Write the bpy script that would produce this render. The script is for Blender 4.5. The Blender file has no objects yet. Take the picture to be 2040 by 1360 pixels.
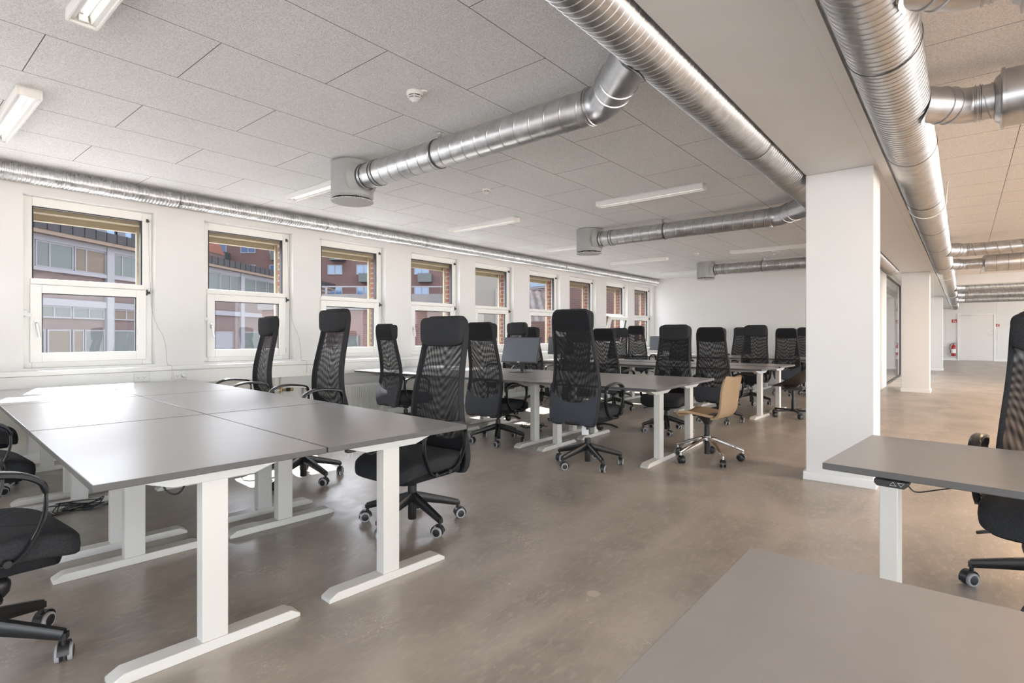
import bpy, bmesh, math, random
from mathutils import Vector, Matrix
C = bpy.context.scene.collection
R = math.radians
PI = math.pi
random.seed(7)

# ------------------------------------------------------------------ camera, sky, sun, exposure
TH = R(39.6); FPX = 1086.0; H = 1.165; Y0 = 668.0
cam_data = bpy.data.cameras.new('camera')
cam = bpy.data.objects.new('camera', cam_data); C.objects.link(cam)
cam.location = (0, 0, H); cam.rotation_euler = (R(90), 0, TH)
cam_data.sensor_width = 36.0; cam_data.lens = FPX/2040*36.0
cam_data.shift_y = -(680-Y0)/2040; cam_data.clip_end = 500
bpy.context.scene.camera = cam

world = bpy.data.worlds.new('sky'); bpy.context.scene.world = world
world.use_nodes = True
wn = world.node_tree; wn.nodes.clear()
w_out = wn.nodes.new('ShaderNodeOutputWorld'); w_bg = wn.nodes.new('ShaderNodeBackground')
w_sky = wn.nodes.new('ShaderNodeTexSky'); w_sky.sky_type = 'NISHITA'; w_sky.sun_disc = False
w_sky.sun_elevation = R(39); w_sky.sun_rotation = R(-74); w_sky.altitude = 30
w_mix = wn.nodes.new('ShaderNodeMix'); w_mix.data_type = 'RGBA'
w_mix.inputs[0].default_value = 0.72
w_mul = wn.nodes.new('ShaderNodeMix'); w_mul.data_type = 'RGBA'; w_mul.blend_type = 'MULTIPLY'
w_mul.inputs[0].default_value = 1.0
w_mul.inputs[7].default_value = (0.14, 0.14, 0.14, 1)
wn.links.new(w_sky.outputs[0], w_mul.inputs[6])
wn.links.new(w_mul.outputs[2], w_mix.inputs[6])
w_mix.inputs[7].default_value = (0.90, 0.93, 0.985, 1)          # thin bright cloud
wn.links.new(w_mix.outputs[2], w_bg.inputs[0]); wn.links.new(w_bg.outputs[0], w_out.inputs[0])
w_bg.inputs[1].default_value = 4.3

sun_d = bpy.data.lights.new('sun', 'SUN'); sun_d.energy = 14.0; sun_d.angle = R(0.6); sun_d.color = (1.0, 0.97, 0.93)
sun = bpy.data.objects.new('sun', sun_d); C.objects.link(sun)
sun.rotation_euler = Vector((1.0, -0.29, -0.84)).to_track_quat('-Z', 'Y').to_euler()
sun.location = (-12, 6, 12)

vs = bpy.context.scene.view_settings
vs.view_transform = 'Standard'; vs.look = 'None'; vs.gamma = 1.0; vs.use_curve_mapping = False
vs.exposure = 1.08

# ------------------------------------------------------------------ helpers
def tag(o, label=None, cat=None, group=None, kind=None):
    if label: o['label'] = label
    if cat: o['category'] = cat
    if group: o['group'] = group
    if kind: o['kind'] = kind
    return o

def empty(name, loc=(0, 0, 0), rz=0.0):
    o = bpy.data.objects.new(name, None); C.objects.link(o)
    o.location = loc; o.rotation_euler = (0, 0, rz); o.empty_display_size = 0.1
    return o

class MB:
    def __init__(s):
        s.v = []; s.f = []; s.m = []; s.uv = {}
        s.mi = 0
    def add(s, vs_, fs_):
        b = len(s.v); s.v += [tuple(p) for p in vs_]
        for f in fs_:
            s.f.append(tuple(b+i for i in f)); s.m.append(s.mi)
        return s
    def bx(s, x0, x1, y0, y1, z0, z1):
        return s.add([(x0,y0,z0),(x1,y0,z0),(x1,y1,z0),(x0,y1,z0),(x0,y0,z1),(x1,y0,z1),(x1,y1,z1),(x0,y1,z1)],
                     [(0,3,2,1),(4,5,6,7),(0,1,5,4),(1,2,6,5),(2,3,7,6),(3,0,4,7)])
    def cyl(s, p0, p1, r0, r1=None, n=16, caps=True):
        r1 = r0 if r1 is None else r1
        p0 = Vector(p0); p1 = Vector(p1); d = (p1-p0).normalized()
        a = Vector((0,0,1)) if abs(d.z) < 0.9 else Vector((1,0,0))
        u = d.cross(a).normalized(); w = d.cross(u)
        vs_ = []
        for p, r in ((p0, r0), (p1, r1)):
            for i in range(n):
                t = 2*PI*i/n; vs_.append(p + u*math.cos(t)*r + w*math.sin(t)*r)
        fs_ = [(i, (i+1) % n, n+(i+1) % n, n+i) for i in range(n)]
        if caps: fs_ += [tuple(range(n-1, -1, -1)), tuple(range(n, 2*n))]
        return s.add(vs_, fs_)
    def lathe(s, prof, c=(0,0,0), n=32, axis='z', caps=False):
        vs_ = []; cx, cy, cz = c
        for r, h in prof:
            for i in range(n):
                t = 2*PI*i/n; a = r*math.cos(t); b = r*math.sin(t)
                if axis == 'z': vs_.append((cx+a, cy+b, cz+h))
                elif axis == 'x': vs_.append((cx+h, cy+a, cz+b))
                else: vs_.append((cx+b, cy+h, cz+a))
        fs_ = []
        for k in range(len(prof)-1):
            for i in range(n):
                j = (i+1) % n
                fs_.append((k*n+i, k*n+j, (k+1)*n+j, (k+1)*n+i))
        if caps:
            fs_.append(tuple(range(n-1, -1, -1))); b = (len(prof)-1)*n
            fs_.append(tuple(range(b, b+n)))
        return s.add(vs_, fs_)
    def rail(s, pts, w, t, side, closed=False, caps=True):
        """sweep a rounded flat bar along pts; side = direction of the width (Vector); w,t scalars or lists"""
        n = len(pts); P = [Vector(p) for p in pts]; side = Vector(side).normalized()
        prof = [(-.5,-.25),(-.5,.25),(-.32,.5),(.32,.5),(.5,.25),(.5,-.25),(.32,-.5),(-.32,-.5)]
        k = len(prof); vs_ = []
        for i in range(n):
            if closed: d = P[(i+1) % n]-P[i-1]
            else: d = P[min(i+1, n-1)]-P[max(i-1, 0)]
            d.normalize(); nr = d.cross(side).normalized(); sd = nr.cross(d).normalized()
            ww = w[i] if isinstance(w, (list, tuple)) else w
            tt = t[i] if isinstance(t, (list, tuple)) else t
            for a, b in prof: vs_.append(P[i]+sd*a*ww+nr*b*tt)
        fs_ = []
        for i in range(n if closed else n-1):
            j = (i+1) % n
            for q in range(k):
                r_ = (q+1) % k
                fs_.append((i*k+q, i*k+r_, j*k+r_, j*k+q))
        if caps and not closed:
            fs_.append(tuple(range(k-1, -1, -1))); fs_.append(tuple((n-1)*k+q for q in range(k)))
        return s.add(vs_, fs_)
    def tube(s, pts, r, n=8, closed=False):
        P = [Vector(p) for p in pts]; m = len(P); vs_ = []
        u = None
        for i in range(m):
            d = (P[(i+1) % m]-P[i-1]) if closed else (P[min(i+1, m-1)]-P[max(i-1, 0)])
            d.normalize()
            if u is None:
                a = Vector((0,0,1)) if abs(d.z) < 0.9 else Vector((1,0,0))
                u = d.cross(a).normalized()
            else:
                u = (u-d*u.dot(d)).normalized()
            w = d.cross(u); rr = r[i] if isinstance(r, (list, tuple)) else r
            for k in range(n):
                t = 2*PI*k/n; vs_.append(P[i]+u*math.cos(t)*rr+w*math.sin(t)*rr)
        fs_ = []
        for i in range(m if closed else m-1):
            j = (i+1) % m
            for k in range(n):
                l = (k+1) % n
                fs_.append((i*n+k, i*n+l, j*n+l, j*n+k))
        if not closed:
            fs_.append(tuple(range(n-1, -1, -1))); fs_.append(tuple((m-1)*n+k for k in range(n)))
        return s.add(vs_, fs_)
    def grid(s, fn, nu, nv, thick=None, uvfn=None):
        """surface fn(u,v); thick adds a back side offset by vector function or scalar along the normal"""
        b = len(s.v); vs_ = []
        for j in range(nv+1):
            for i in range(nu+1):
                vs_.append(Vector(fn(i/nu, j/nv)))
        fs_ = []
        for j in range(nv):
            for i in range(nu):
                a = j*(nu+1)+i; fs_.append((a, a+1, a+nu+2, a+nu+1))
        if uvfn:
            for j in range(nv+1):
                for i in range(nu+1): s.uv[b+j*(nu+1)+i] = uvfn(i/nu, j/nv)
        if thick is not None:
            N = [Vector((0,0,0)) for _ in vs_]
            for f in fs_:
                nn = (vs_[f[1]]-vs_[f[0]]).cross(vs_[f[3]]-vs_[f[0]])
                if nn.length > 0: nn.normalize()
                for q in f: N[q] += nn
            m = len(vs_)
            back = [vs_[i]-N[i].normalized()*thick for i in range(m)]
            bf = [tuple(m+q for q in reversed(f)) for f in fs_]
            edge = []
            rim = [i for i in range(nu+1)] + [j*(nu+1)+nu for j in range(1, nv+1)] + \
                  [nv*(nu+1)+i for i in range(nu-1, -1, -1)] + [j*(nu+1) for j in range(nv-1, 0, -1)]
            for q in range(len(rim)):
                a, c = rim[q], rim[(q+1) % len(rim)]
                edge.append((a, m+a, m+c, c))
            vs_ += back; fs_ += bf+edge
        return s.add(vs_, fs_)
    def prism(s, poly, z0, z1, plane='xy'):
        n = len(poly)
        def mk(a, b, h):
            return (a, b, h) if plane == 'xy' else ((h, a, b) if plane == 'yz' else (a, h, b))
        return s.add([mk(a, b, z0) for a, b in poly]+[mk(a, b, z1) for a, b in poly],
                     [tuple(range(n-1, -1, -1)), tuple(range(n, 2*n))]+[(i, (i+1) % n, n+(i+1) % n, n+i) for i in range(n)])
    def blob(s, c, sx, sy, sz, e1=0.4, e2=0.4, nu=28, nv=14):
        """superellipsoid cushion; small exponents are boxier"""
        def sp(a, e): return math.copysign(abs(a)**e, a)
        cx, cy, cz = c; vs_ = []; fs_ = []
        for j in range(1, nv):
            la = -PI/2+PI*j/nv
            for i in range(nu):
                lo = 2*PI*i/nu
                vs_.append((cx+sx*sp(math.cos(la), e1)*sp(math.cos(lo), e2), cy+sy*sp(math.cos(la), e1)*sp(math.sin(lo), e2), cz+sz*sp(math.sin(la), e1)))
        for j in range(nv-2):
            for i in range(nu):
                k = (i+1) % nu; fs_.append((j*nu+i, j*nu+k, (j+1)*nu+k, (j+1)*nu+i))
        b = len(vs_); vs_ += [(cx, cy, cz-sz), (cx, cy, cz+sz)]
        for i in range(nu):
            k = (i+1) % nu
            fs_.append((b, k, i)); fs_.append((b+1, (nv-2)*nu+i, (nv-2)*nu+k))
        return s.add(vs_, fs_)
    def move(s, fn):
        s.v = [tuple(fn(Vector(p))) for p in s.v]; return s
    def build(s, name, mats, parent=None, smooth=True, bevel=0.0, angle=38, uvs=False, fix=True):
        me = bpy.data.meshes.new(name)
        me.from_pydata(s.v, [], s.f)
        mats = mats if isinstance(mats, (list, tuple)) else [mats]
        for m in mats: me.materials.append(m)
        me.polygons.foreach_set('material_index', s.m)
        if s.uv:
            ul = me.uv_layers.new(name='UVMap')
            for lp in me.loops:
                ul.data[lp.index].uv = s.uv.get(lp.vertex_index, (0, 0))
        if fix:
            bm = bmesh.new(); bm.from_mesh(me); bmesh.ops.recalc_face_normals(bm, faces=bm.faces); bm.to_mesh(me); bm.free()
        if smooth:
            me.polygons.foreach_set('use_smooth', [True]*len(me.polygons))
            me.set_sharp_from_angle(angle=R(angle))
        o = bpy.data.objects.new(name, me); C.objects.link(o)
        if parent is not None: o.parent = parent
        if bevel > 0:
            b = o.modifiers.new('bevel', 'BEVEL'); b.width = bevel; b.segments = 2; b.limit_method = 'ANGLE'; b.angle_limit = R(40)
            b.harden_normals = False
        return o

def copy_tree(o, parent=None):
    c = o.copy(); C.objects.link(c)
    if parent is not None: c.parent = parent
    for ch in [k for k in bpy.data.objects if k.parent is o]:
        copy_tree(ch, c)
    return c

# image <-> place, used only to read positions off the photograph
def ray(u):
    a = (u-1020)/FPX
    return a*math.cos(TH)-math.sin(TH), a*math.sin(TH)+math.cos(TH)
def at_depth(u, v, d):
    x, y = ray(u); return Vector((x*d, y*d, H-(v-Y0)/FPX*d))

# ------------------------------------------------------------------ materials
def new_mat(name):
    m = bpy.data.materials.new(name); m.use_nodes = True
    nt = m.node_tree; b = nt.nodes['Principled BSDF']
    return m, nt, b
def N(nt, t, **k):
    n = nt.nodes.new(t)
    for a, v in k.items(): setattr(n, a, v)
    return n
def ramp(nt, fac, stops):
    r = N(nt, 'ShaderNodeValToRGB'); e = r.color_ramp.elements
    while len(e) < len(stops): e.new(0.5)
    for i, (p, c) in enumerate(stops):
        e[i].position = p; e[i].color = c if len(c) == 4 else (*c, 1)
    nt.links.new(fac, r.inputs[0]); return r
def mathn(nt, op, a, b=None, c=None):
    n = N(nt, 'ShaderNodeMath', operation=op)
    for i, x in enumerate((a, b, c)):
        if x is None: continue
        if isinstance(x, (int, float)): n.inputs[i].default_value = x
        else: nt.links.new(x, n.inputs[i])
    return n.outputs[0]
def mixc(nt, fac, a, b, mode='MIX'):
    n = N(nt, 'ShaderNodeMix', data_type='RGBA', blend_type=mode)
    for i, x in ((0, fac), (6, a), (7, b)):
        if isinstance(x, (int, float)): n.inputs[i].default_value = x
        elif isinstance(x, tuple): n.inputs[i].default_value = x if len(x) == 4 else (*x, 1)
        else: nt.links.new(x, n.inputs[i])
    return n.outputs[2]
def bump(nt, b, h, strength=0.3, dist=0.002):
    n = N(nt, 'ShaderNodeBump'); n.inputs['Strength'].default_value = strength; n.inputs['Distance'].default_value = dist
    nt.links.new(h, n.inputs['Height']); nt.links.new(n.outputs[0], b.inputs['Normal'])
def plain(name, col, rough=0.5, metal=0.0, spec=0.5, noise=0.0, nscale=30, bmp=0.0, bscale=200):
    m, nt, b = new_mat(name)
    b.inputs['Roughness'].default_value = rough; b.inputs['Metallic'].default_value = metal
    b.inputs['Specular IOR Level'].default_value = spec
    tc = N(nt, 'ShaderNodeTexCoord')
    if noise > 0:
        nz = N(nt, 'ShaderNodeTexNoise'); nz.inputs['Scale'].default_value = nscale; nz.inputs['Detail'].default_value = 3
        nt.links.new(tc.outputs['Object'], nz.inputs['Vector'])
        r = ramp(nt, nz.outputs['Fac'], [(0.3, tuple(c*(1-noise) for c in col)), (0.7, tuple(min(1, c*(1+noise)) for c in col))])
        nt.links.new(r.outputs[0], b.inputs['Base Color'])
    else:
        b.inputs['Base Color'].default_value = (*col, 1)
    if bmp > 0:
        nz = N(nt, 'ShaderNodeTexNoise'); nz.inputs['Scale'].default_value = bscale; nz.inputs['Detail'].default_value = 2
        nt.links.new(tc.outputs['Object'], nz.inputs['Vector']); bump(nt, b, nz.outputs['Fac'], bmp, 0.002)
    return m

M = {}
M['wall'] = plain('wall_paint', (0.76, 0.757, 0.75), 0.6, noise=0.012, nscale=3, bmp=0.12, bscale=90)
M['concrete_paint'] = plain('painted_concrete', (0.76, 0.756, 0.745), 0.55, noise=0.012, nscale=4, bmp=0.18, bscale=40)
M['white_frame'] = plain('white_window_paint', (0.83, 0.83, 0.80), 0.35)
M['trim_white'] = plain('white_trim_paint', (0.84, 0.84, 0.82), 0.4)
M['gasket'] = plain('black_gasket', (0.015, 0.015, 0.016), 0.6)
M['desk_white'] = plain('white_powder_coat', (0.61, 0.60, 0.565), 0.38, noise=0.0)
M['black_plastic'] = plain('black_plastic', (0.013, 0.013, 0.014), 0.38)
M['gloss_black'] = plain('glossy_black_arm', (0.012, 0.013, 0.015), 0.22)
M['dark_fabric'] = plain('charcoal_fabric', (0.030, 0.031, 0.034), 0.92, spec=0.2, noise=0.22, nscale=160, bmp=0.25, bscale=220)
M['panel_fabric'] = plain('slate_fabric', (0.050, 0.054, 0.064), 0.9, spec=0.2, noise=0.22, nscale=160, bmp=0.25, bscale=220)
M['black_fabric'] = plain('black_fabric', (0.014, 0.014, 0.016), 0.9, spec=0.2, noise=0.2, nscale=160, bmp=0.25, bscale=220)
M['caster_grey'] = plain('grey_caster_rim', (0.33, 0.33, 0.34), 0.5)
M['chrome'] = plain('polished_chrome', (0.85, 0.85, 0.86), 0.08, metal=1.0)
M['steel'] = plain('steel', (0.55, 0.55, 0.55), 0.3, metal=1.0)
M['brass'] = plain('brass', (0.4, 0.3, 0.14), 0.3, metal=1.0)
M['tan_fabric'] = plain('tan_fabric', (0.42, 0.295, 0.18), 0.85, spec=0.2, noise=0.08, nscale=160, bmp=0.2, bscale=220)
M['brown_shell'] = plain('dark_brown_shell', (0.022, 0.016, 0.013), 0.42)
M['radiator'] = plain('radiator_enamel', (0.72, 0.715, 0.68), 0.35)
M['pipe_paint'] = plain('painted_pipe', (0.68, 0.66, 0.58), 0.4)
M['panel_cream'] = plain('cream_wall_panel', (0.64, 0.62, 0.57), 0.5)
M['diffuser_grey'] = plain('grey_diffuser_enamel', (0.36, 0.37, 0.365), 0.45)
M['lamp_white'] = plain('white_lamp_housing', (0.82, 0.82, 0.80), 0.4)
M['plastic_white'] = plain('white_plastic', (0.80, 0.80, 0.78), 0.4)
M['black_slot'] = plain('dark_slot', (0.01, 0.01, 0.01), 0.8)
M['red'] = plain('red_enamel', (0.42, 0.012, 0.015), 0.3)
M['red_sign'] = plain('red_sign', (0.45, 0.03, 0.02), 0.5)
M['paper'] = plain('white_paper', (0.82, 0.82, 0.80), 0.8)
M['cable'] = plain('black_cable', (0.01, 0.01, 0.012), 0.5)
M['cord'] = plain('grey_cord', (0.35, 0.34, 0.32), 0.7)
M['blind'] = plain('beige_awning_box', (0.2250, 0.1837, 0.1125), 0.5)
M['door'] = plain('door_paint', (0.80, 0.78, 0.76), 0.45)
M['monitor_grey'] = plain('monitor_screen', (0.10, 0.115, 0.14), 0.28, spec=0.8)
M['monitor_dark'] = plain('monitor_back', (0.035, 0.035, 0.037), 0.45)
M['rubber'] = plain('soft_black_foot', (0.02, 0.02, 0.02), 0.7)

def lamp_mat(name, col, s):
    m, nt, b = new_mat(name)
    b.inputs['Base Color'].default_value = (0.85, 0.85, 0.85, 1)
    b.inputs['Emission Color'].default_value = (*col, 1); b.inputs['Emission Strength'].default_value = s
    return m
M['tube'] = lamp_mat('lit_tube', (1.0, 0.97, 0.92), 1.0)
M['tube_warm_fill'] = lamp_mat('warm_lit_tube', (1.0, 0.80, 0.58), 12.0)  # emission set to add warm fill along the aisle

# desktop laminate
m, nt, b = new_mat('grey_laminate'); M['laminate'] = m
tc = N(nt, 'ShaderNodeTexCoord'); nz = N(nt, 'ShaderNodeTexNoise'); nz.inputs['Scale'].default_value = 12; nz.inputs['Detail'].default_value = 2
nt.links.new(tc.outputs['Object'], nz.inputs['Vector'])
r = ramp(nt, nz.outputs['Fac'], [(0.3, (0.286, 0.280, 0.274)), (0.7, (0.302, 0.296, 0.290))])
nt.links.new(r.outputs[0], b.inputs['Base Color'])
b.inputs['IOR'].default_value = 1.9; b.inputs['Specular IOR Level'].default_value = 0.5
nz2 = N(nt, 'ShaderNodeTexNoise'); nz2.inputs['Scale'].default_value = 5; nt.links.new(tc.outputs['Object'], nz2.inputs['Vector'])
rr = ramp(nt, nz2.outputs['Fac'], [(0.3, (0.285,)*3), (0.75, (0.31,)*3)]); nt.links.new(rr.outputs[0], b.inputs['Roughness'])
M['edge'] = plain('grey_edge_band', (0.085, 0.082, 0.08), 0.45)

# wood wool ceiling
def ceiling_mat(name, swap, tint):
    m, nt, b = new_mat(name)
    tc = N(nt, 'ShaderNodeTexCoord'); sx = N(nt, 'ShaderNodeSeparateXYZ'); nt.links.new(tc.outputs['Object'], sx.inputs[0])
    cb = N(nt, 'ShaderNodeCombineXYZ')
    br = N(nt, 'ShaderNodeTexBrick')
    if not swap:      # rows across X, boards along Y, staggered
        nt.links.new(mathn(nt, 'ADD', sx.outputs['Y'], -0.02), cb.inputs[0]); nt.links.new(mathn(nt, 'ADD', sx.outputs['X'], 1.765+60.2), cb.inputs[1])
        br.inputs['Brick Width'].default_value = 1.2; br.inputs['Row Height'].default_value = 0.602; br.offset = 0.5
    else:
        nt.links.new(mathn(nt, 'ADD', sx.outputs['X'], -0.32+60), cb.inputs[0]); nt.links.new(mathn(nt, 'ADD', sx.outputs['Y'], -6.6+60), cb.inputs[1])
        br.inputs['Brick Width'].default_value = 1.2; br.inputs['Row Height'].default_value = 0.6; br.offset = 0.0
    nt.links.new(cb.outputs[0], br.inputs['Vector'])
    br.inputs['Scale'].default_value = 1.0; br.inputs['Mortar Size'].default_value = 0.0026; br.inputs['Mortar Smooth'].default_value = 0.3
    # curly strands: distorted noise bands in two directions
    def strands(scale, seed, w0, w1):
        mp = N(nt, 'ShaderNodeMapping'); mp.inputs['Location'].default_value = (seed, seed*1.7, 0); nt.links.new(tc.outputs['Object'], mp.inputs[0])
        n = N(nt, 'ShaderNodeTexNoise'); n.inputs['Scale'].default_value = scale; n.inputs['Detail'].default_value = 1.5; n.inputs['Distortion'].default_value = 2.6
        nt.links.new(mp.outputs[0], n.inputs['Vector'])
        d = mathn(nt, 'ABSOLUTE', mathn(nt, 'SUBTRACT', n.outputs['Fac'], 0.5))
        return ramp(nt, d, [(w0, (1, 1, 1)), (w1, (0, 0, 0))]).outputs[0]
    s1 = strands(30, 3.1, 0.006, 0.045); s2 = strands(42, 9.4, 0.006, 0.05); s3 = strands(48, 5.2, 0.0, 0.06)
    hi = mathn(nt, 'MAXIMUM', s1, s2)
    fine = N(nt, 'ShaderNodeTexNoise'); fine.inputs['Scale'].default_value = 160; fine.inputs['Detail'].default_value = 2; nt.links.new(tc.outputs['Object'], fine.inputs['Vector'])
    base = ramp(nt, fine.outputs['Fac'], [(0.36, tuple(0.64*t for t in tint)), (0.58, tuple(0.98*t for t in tint))]).outputs[0]
    col = mixc(nt, mathn(nt, 'MULTIPLY', hi, 0.8), base, tuple(0.95*t for t in tint))
    col = mixc(nt, mathn(nt, 'MULTIPLY', s3, 0.5), col, tuple(0.58*t for t in tint))
    big = N(nt, 'ShaderNodeTexNoise'); big.inputs['Scale'].default_value = 2.2; nt.links.new(tc.outputs['Object'], big.inputs['Vector'])
    col = mixc(nt, 0.18, col, ramp(nt, big.outputs['Fac'], [(0.35, tuple(0.8*t for t in tint)), (0.7, tuple(0.92*t for t in tint))]).outputs[0])
    col = mixc(nt, br.outputs['Fac'], col, (0.16, 0.145, 0.125))
    nt.links.new(col, b.inputs['Base Color'])
    b.inputs['Roughness'].default_value = 0.95; b.inputs['Specular IOR Level'].default_value = 0.1
    hsum = mathn(nt, 'SUBTRACT', mathn(nt, 'ADD', hi, fine.outputs['Fac']), mathn(nt, 'MULTIPLY', br.outputs['Fac'], 3.0))
    bump(nt, b, hsum, 0.5, 0.003)
    return m
M['ceiling'] = ceiling_mat('wood_wool_ceiling', False, (0.985, 0.99, 0.99))
M['ceiling_right'] = ceiling_mat('wood_wool_ceiling_aisle', True, (1.0, 0.93, 0.86))  # warm bounced light of the aisle is put into this tint

# linoleum floor
m, nt, b = new_mat('linoleum_floor'); M['floor'] = m
tc = N(nt, 'ShaderNodeTexCoord')
def nzn(scale, detail=3, dist=0.0, st=(1, 1, 1), rot=0.0):
    mp = N(nt, 'ShaderNodeMapping'); mp.inputs['Scale'].default_value = st; mp.inputs['Rotation'].default_value = (0, 0, rot)
    nt.links.new(tc.outputs['Object'], mp.inputs[0])
    n = N(nt, 'ShaderNodeTexNoise'); n.inputs['Scale'].default_value = scale; n.inputs['Detail'].default_value = detail; n.inputs['Distortion'].default_value = dist
    nt.links.new(mp.outputs[0], n.inputs['Vector']); return n.outputs['Fac']
n1 = nzn(1.6, 4, 0.6); n2 = nzn(9, 4, 0.8); n3 = nzn(40, 3, 0.3, (1.0, 0.35, 1), 0.5); n4 = nzn(45, 2)
c1 = ramp(nt, n1, [(0.34, (0.235, 0.206, 0.174)), (0.66, (0.395, 0.347, 0.297))]).outputs[0]
c2 = mixc(nt, mathn(nt, 'MULTIPLY', ramp(nt, n2, [(0.4, (0, 0, 0)), (0.75, (1, 1, 1))]).outputs[0], 0.30), c1, (0.47, 0.425, 0.375))
st1 = ramp(nt, nzn(2.2, 4, 1.2, (1.0, 0.22, 1), 0.95), [(0.50, (0, 0, 0)), (0.72, (1, 1, 1))]).outputs[0]
c2 = mixc(nt, mathn(nt, 'MULTIPLY', st1, 0.40), c2, (0.56, 0.505, 0.445))
c3 = mixc(nt, mathn(nt, 'MULTIPLY', ramp(nt, n3, [(0.5, (0, 0, 0)), (0.8, (1, 1, 1))]).outputs[0], 0.5), c2, (0.54, 0.49, 0.43))
c4 = mixc(nt, mathn(nt, 'MULTIPLY', ramp(nt, n4, [(0.2, (1, 1, 1)), (0.5, (0, 0, 0))]).outputs[0], 0.10), c3, (0.27, 0.21, 0.16))
# worn scuffs: small pale flecks gathered in patches
sc = mathn(nt, 'MULTIPLY', ramp(nt, nzn(3.3, 3, 1.0), [(0.56, (0, 0, 0)), (0.66, (1, 1, 1))]).outputs[0], ramp(nt, nzn(110, 2, 1.0, (1.0, .5, 1), 0.9), [(0.58, (0, 0, 0)), (0.64, (1, 1, 1))]).outputs[0])
c5 = mixc(nt, mathn(nt, 'MULTIPLY', sc, 0.7), c4, (0.68, 0.62, 0.55))
ln = N(nt, 'ShaderNodeTexNoise'); ln.inputs['Scale'].default_value = 2.4; ln.inputs['Detail'].default_value = 0; ln.inputs['Distortion'].default_value = 0.6
mp = N(nt, 'ShaderNodeMapping'); mp.inputs['Scale'].default_value = (1, .3, 1); mp.inputs['Rotation'].default_value = (0, 0, 0.7); nt.links.new(tc.outputs['Object'], mp.inputs[0]); nt.links.new(mp.outputs[0], ln.inputs['Vector'])
scr = ramp(nt, mathn(nt, 'ABSOLUTE', mathn(nt, 'SUBTRACT', ln.outputs['Fac'], 0.56)), [(0.0, (1, 1, 1)), (0.0016, (0, 0, 0))]).outputs[0]
scr = mathn(nt, 'MULTIPLY', scr, ramp(nt, nzn(4, 2), [(0.5, (0, 0, 0)), (0.62, (1, 1, 1))]).outputs[0])
c6 = mixc(nt, mathn(nt, 'MULTIPLY', scr, 0.13), c5, (0.68, 0.62, 0.54))
# one round filled patch in the floor
sp = N(nt, 'ShaderNodeSeparateXYZ'); nt.links.new(tc.outputs['Object'], sp.inputs[0])
dx = mathn(nt, 'SUBTRACT', sp.outputs['X'], -1.286); dy = mathn(nt, 'SUBTRACT', sp.outputs['Y'], 2.131)
dd = mathn(nt, 'SQRT', mathn(nt, 'ADD', mathn(nt, 'MULTIPLY', dx, dx), mathn(nt, 'MULTIPLY', dy, dy)))
dd = mathn(nt, 'ADD', dd, mathn(nt, 'MULTIPLY', n3, 0.006))
c7 = mixc(nt, ramp(nt, dd, [(0.031, (0.7, 0.7, 0.7)), (0.034, (0, 0, 0))]).outputs[0], c6, (0.58, 0.52, 0.45))
nt.links.new(c7, b.inputs['Base Color'])
rg = ramp(nt, n2, [(0.3, (0.29,)*3), (0.7, (0.38,)*3)]); nt.links.new(rg.outputs[0], b.inputs['Roughness'])
b.inputs['Specular IOR Level'].default_value = 0.5
b.inputs['IOR'].default_value = 1.75
bump(nt, b, n2, 0.12, 0.004)

# galvanised sheet steel
def duct_mat(name, rough, c0, c1):
    m, nt, b = new_mat(name)
    tc = N(nt, 'ShaderNodeTexCoord'); n = N(nt, 'ShaderNodeTexNoise'); n.inputs['Scale'].default_value = 14; n.inputs['Detail'].default_value = 4
    nt.links.new(tc.outputs['Object'], n.inputs['Vector'])
    r = ramp(nt, n.outputs['Fac'], [(0.3, c0), (0.7, c1)]); nt.links.new(r.outputs[0], b.inputs['Base Color'])
    r2 = ramp(nt, n.outputs['Fac'], [(0.3, (rough*0.8,)*3), (0.7, (rough*1.25,)*3)]); nt.links.new(r2.outputs[0], b.inputs['Roughness'])
    b.inputs['Metallic'].default_value = 1.0
    return m
M['duct'] = duct_mat('galvanised_steel', 0.36, (0.50, 0.51, 0.52), (0.68, 0.69, 0.70))
M['duct_fit'] = duct_mat('galvanised_fitting', 0.35, (0.50, 0.51, 0.53), (0.62, 0.63, 0.65))
M['seam'] = plain('duct_seam', (0.12, 0.12, 0.12), 0.5, metal=0.7)
M['duct_wall'] = duct_mat('foil_flex_duct', 0.35, (0.60, 0.61, 0.62), (0.82, 0.83, 0.84))

# see-through chair mesh, holes follow the weave (UV in metres)
def mesh_mat(name, p, op):
    m, nt, b = new_mat(name)
    uv = N(nt, 'ShaderNodeUVMap'); sx = N(nt, 'ShaderNodeSeparateXYZ'); nt.links.new(uv.outputs[0], sx.inputs[0])
    k = 2*PI/p
    a = mathn(nt, 'SINE', mathn(nt, 'MULTIPLY', sx.outputs[0], k)); c = mathn(nt, 'SINE', mathn(nt, 'MULTIPLY', sx.outputs[1], k))
    s_ = mathn(nt, 'MULTIPLY', a, c)
    hole = mathn(nt, 'GREATER_THAN', s_, op)
    b.inputs['Base Color'].default_value = (0.012, 0.012, 0.014, 1); b.inputs['Roughness'].default_value = 0.7
    b.inputs['Specular IOR Level'].default_value = 0.3
    tr = N(nt, 'ShaderNodeBsdfTransparent'); mx = N(nt, 'ShaderNodeMixShader')
    nt.links.new(hole, mx.inputs[0]); nt.links.new(b.outputs[0], mx.inputs[1]); nt.links.new(tr.outputs[0], mx.inputs[2])
    nt.links.new(mx.outputs[0], nt.nodes['Material Output'].inputs[0])
    return m
M['mesh_front'] = mesh_mat('front_mesh', 0.0060, 0.15)
M['mesh_rear'] = mesh_mat('rear_mesh', 0.0055, 0.19)

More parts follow.
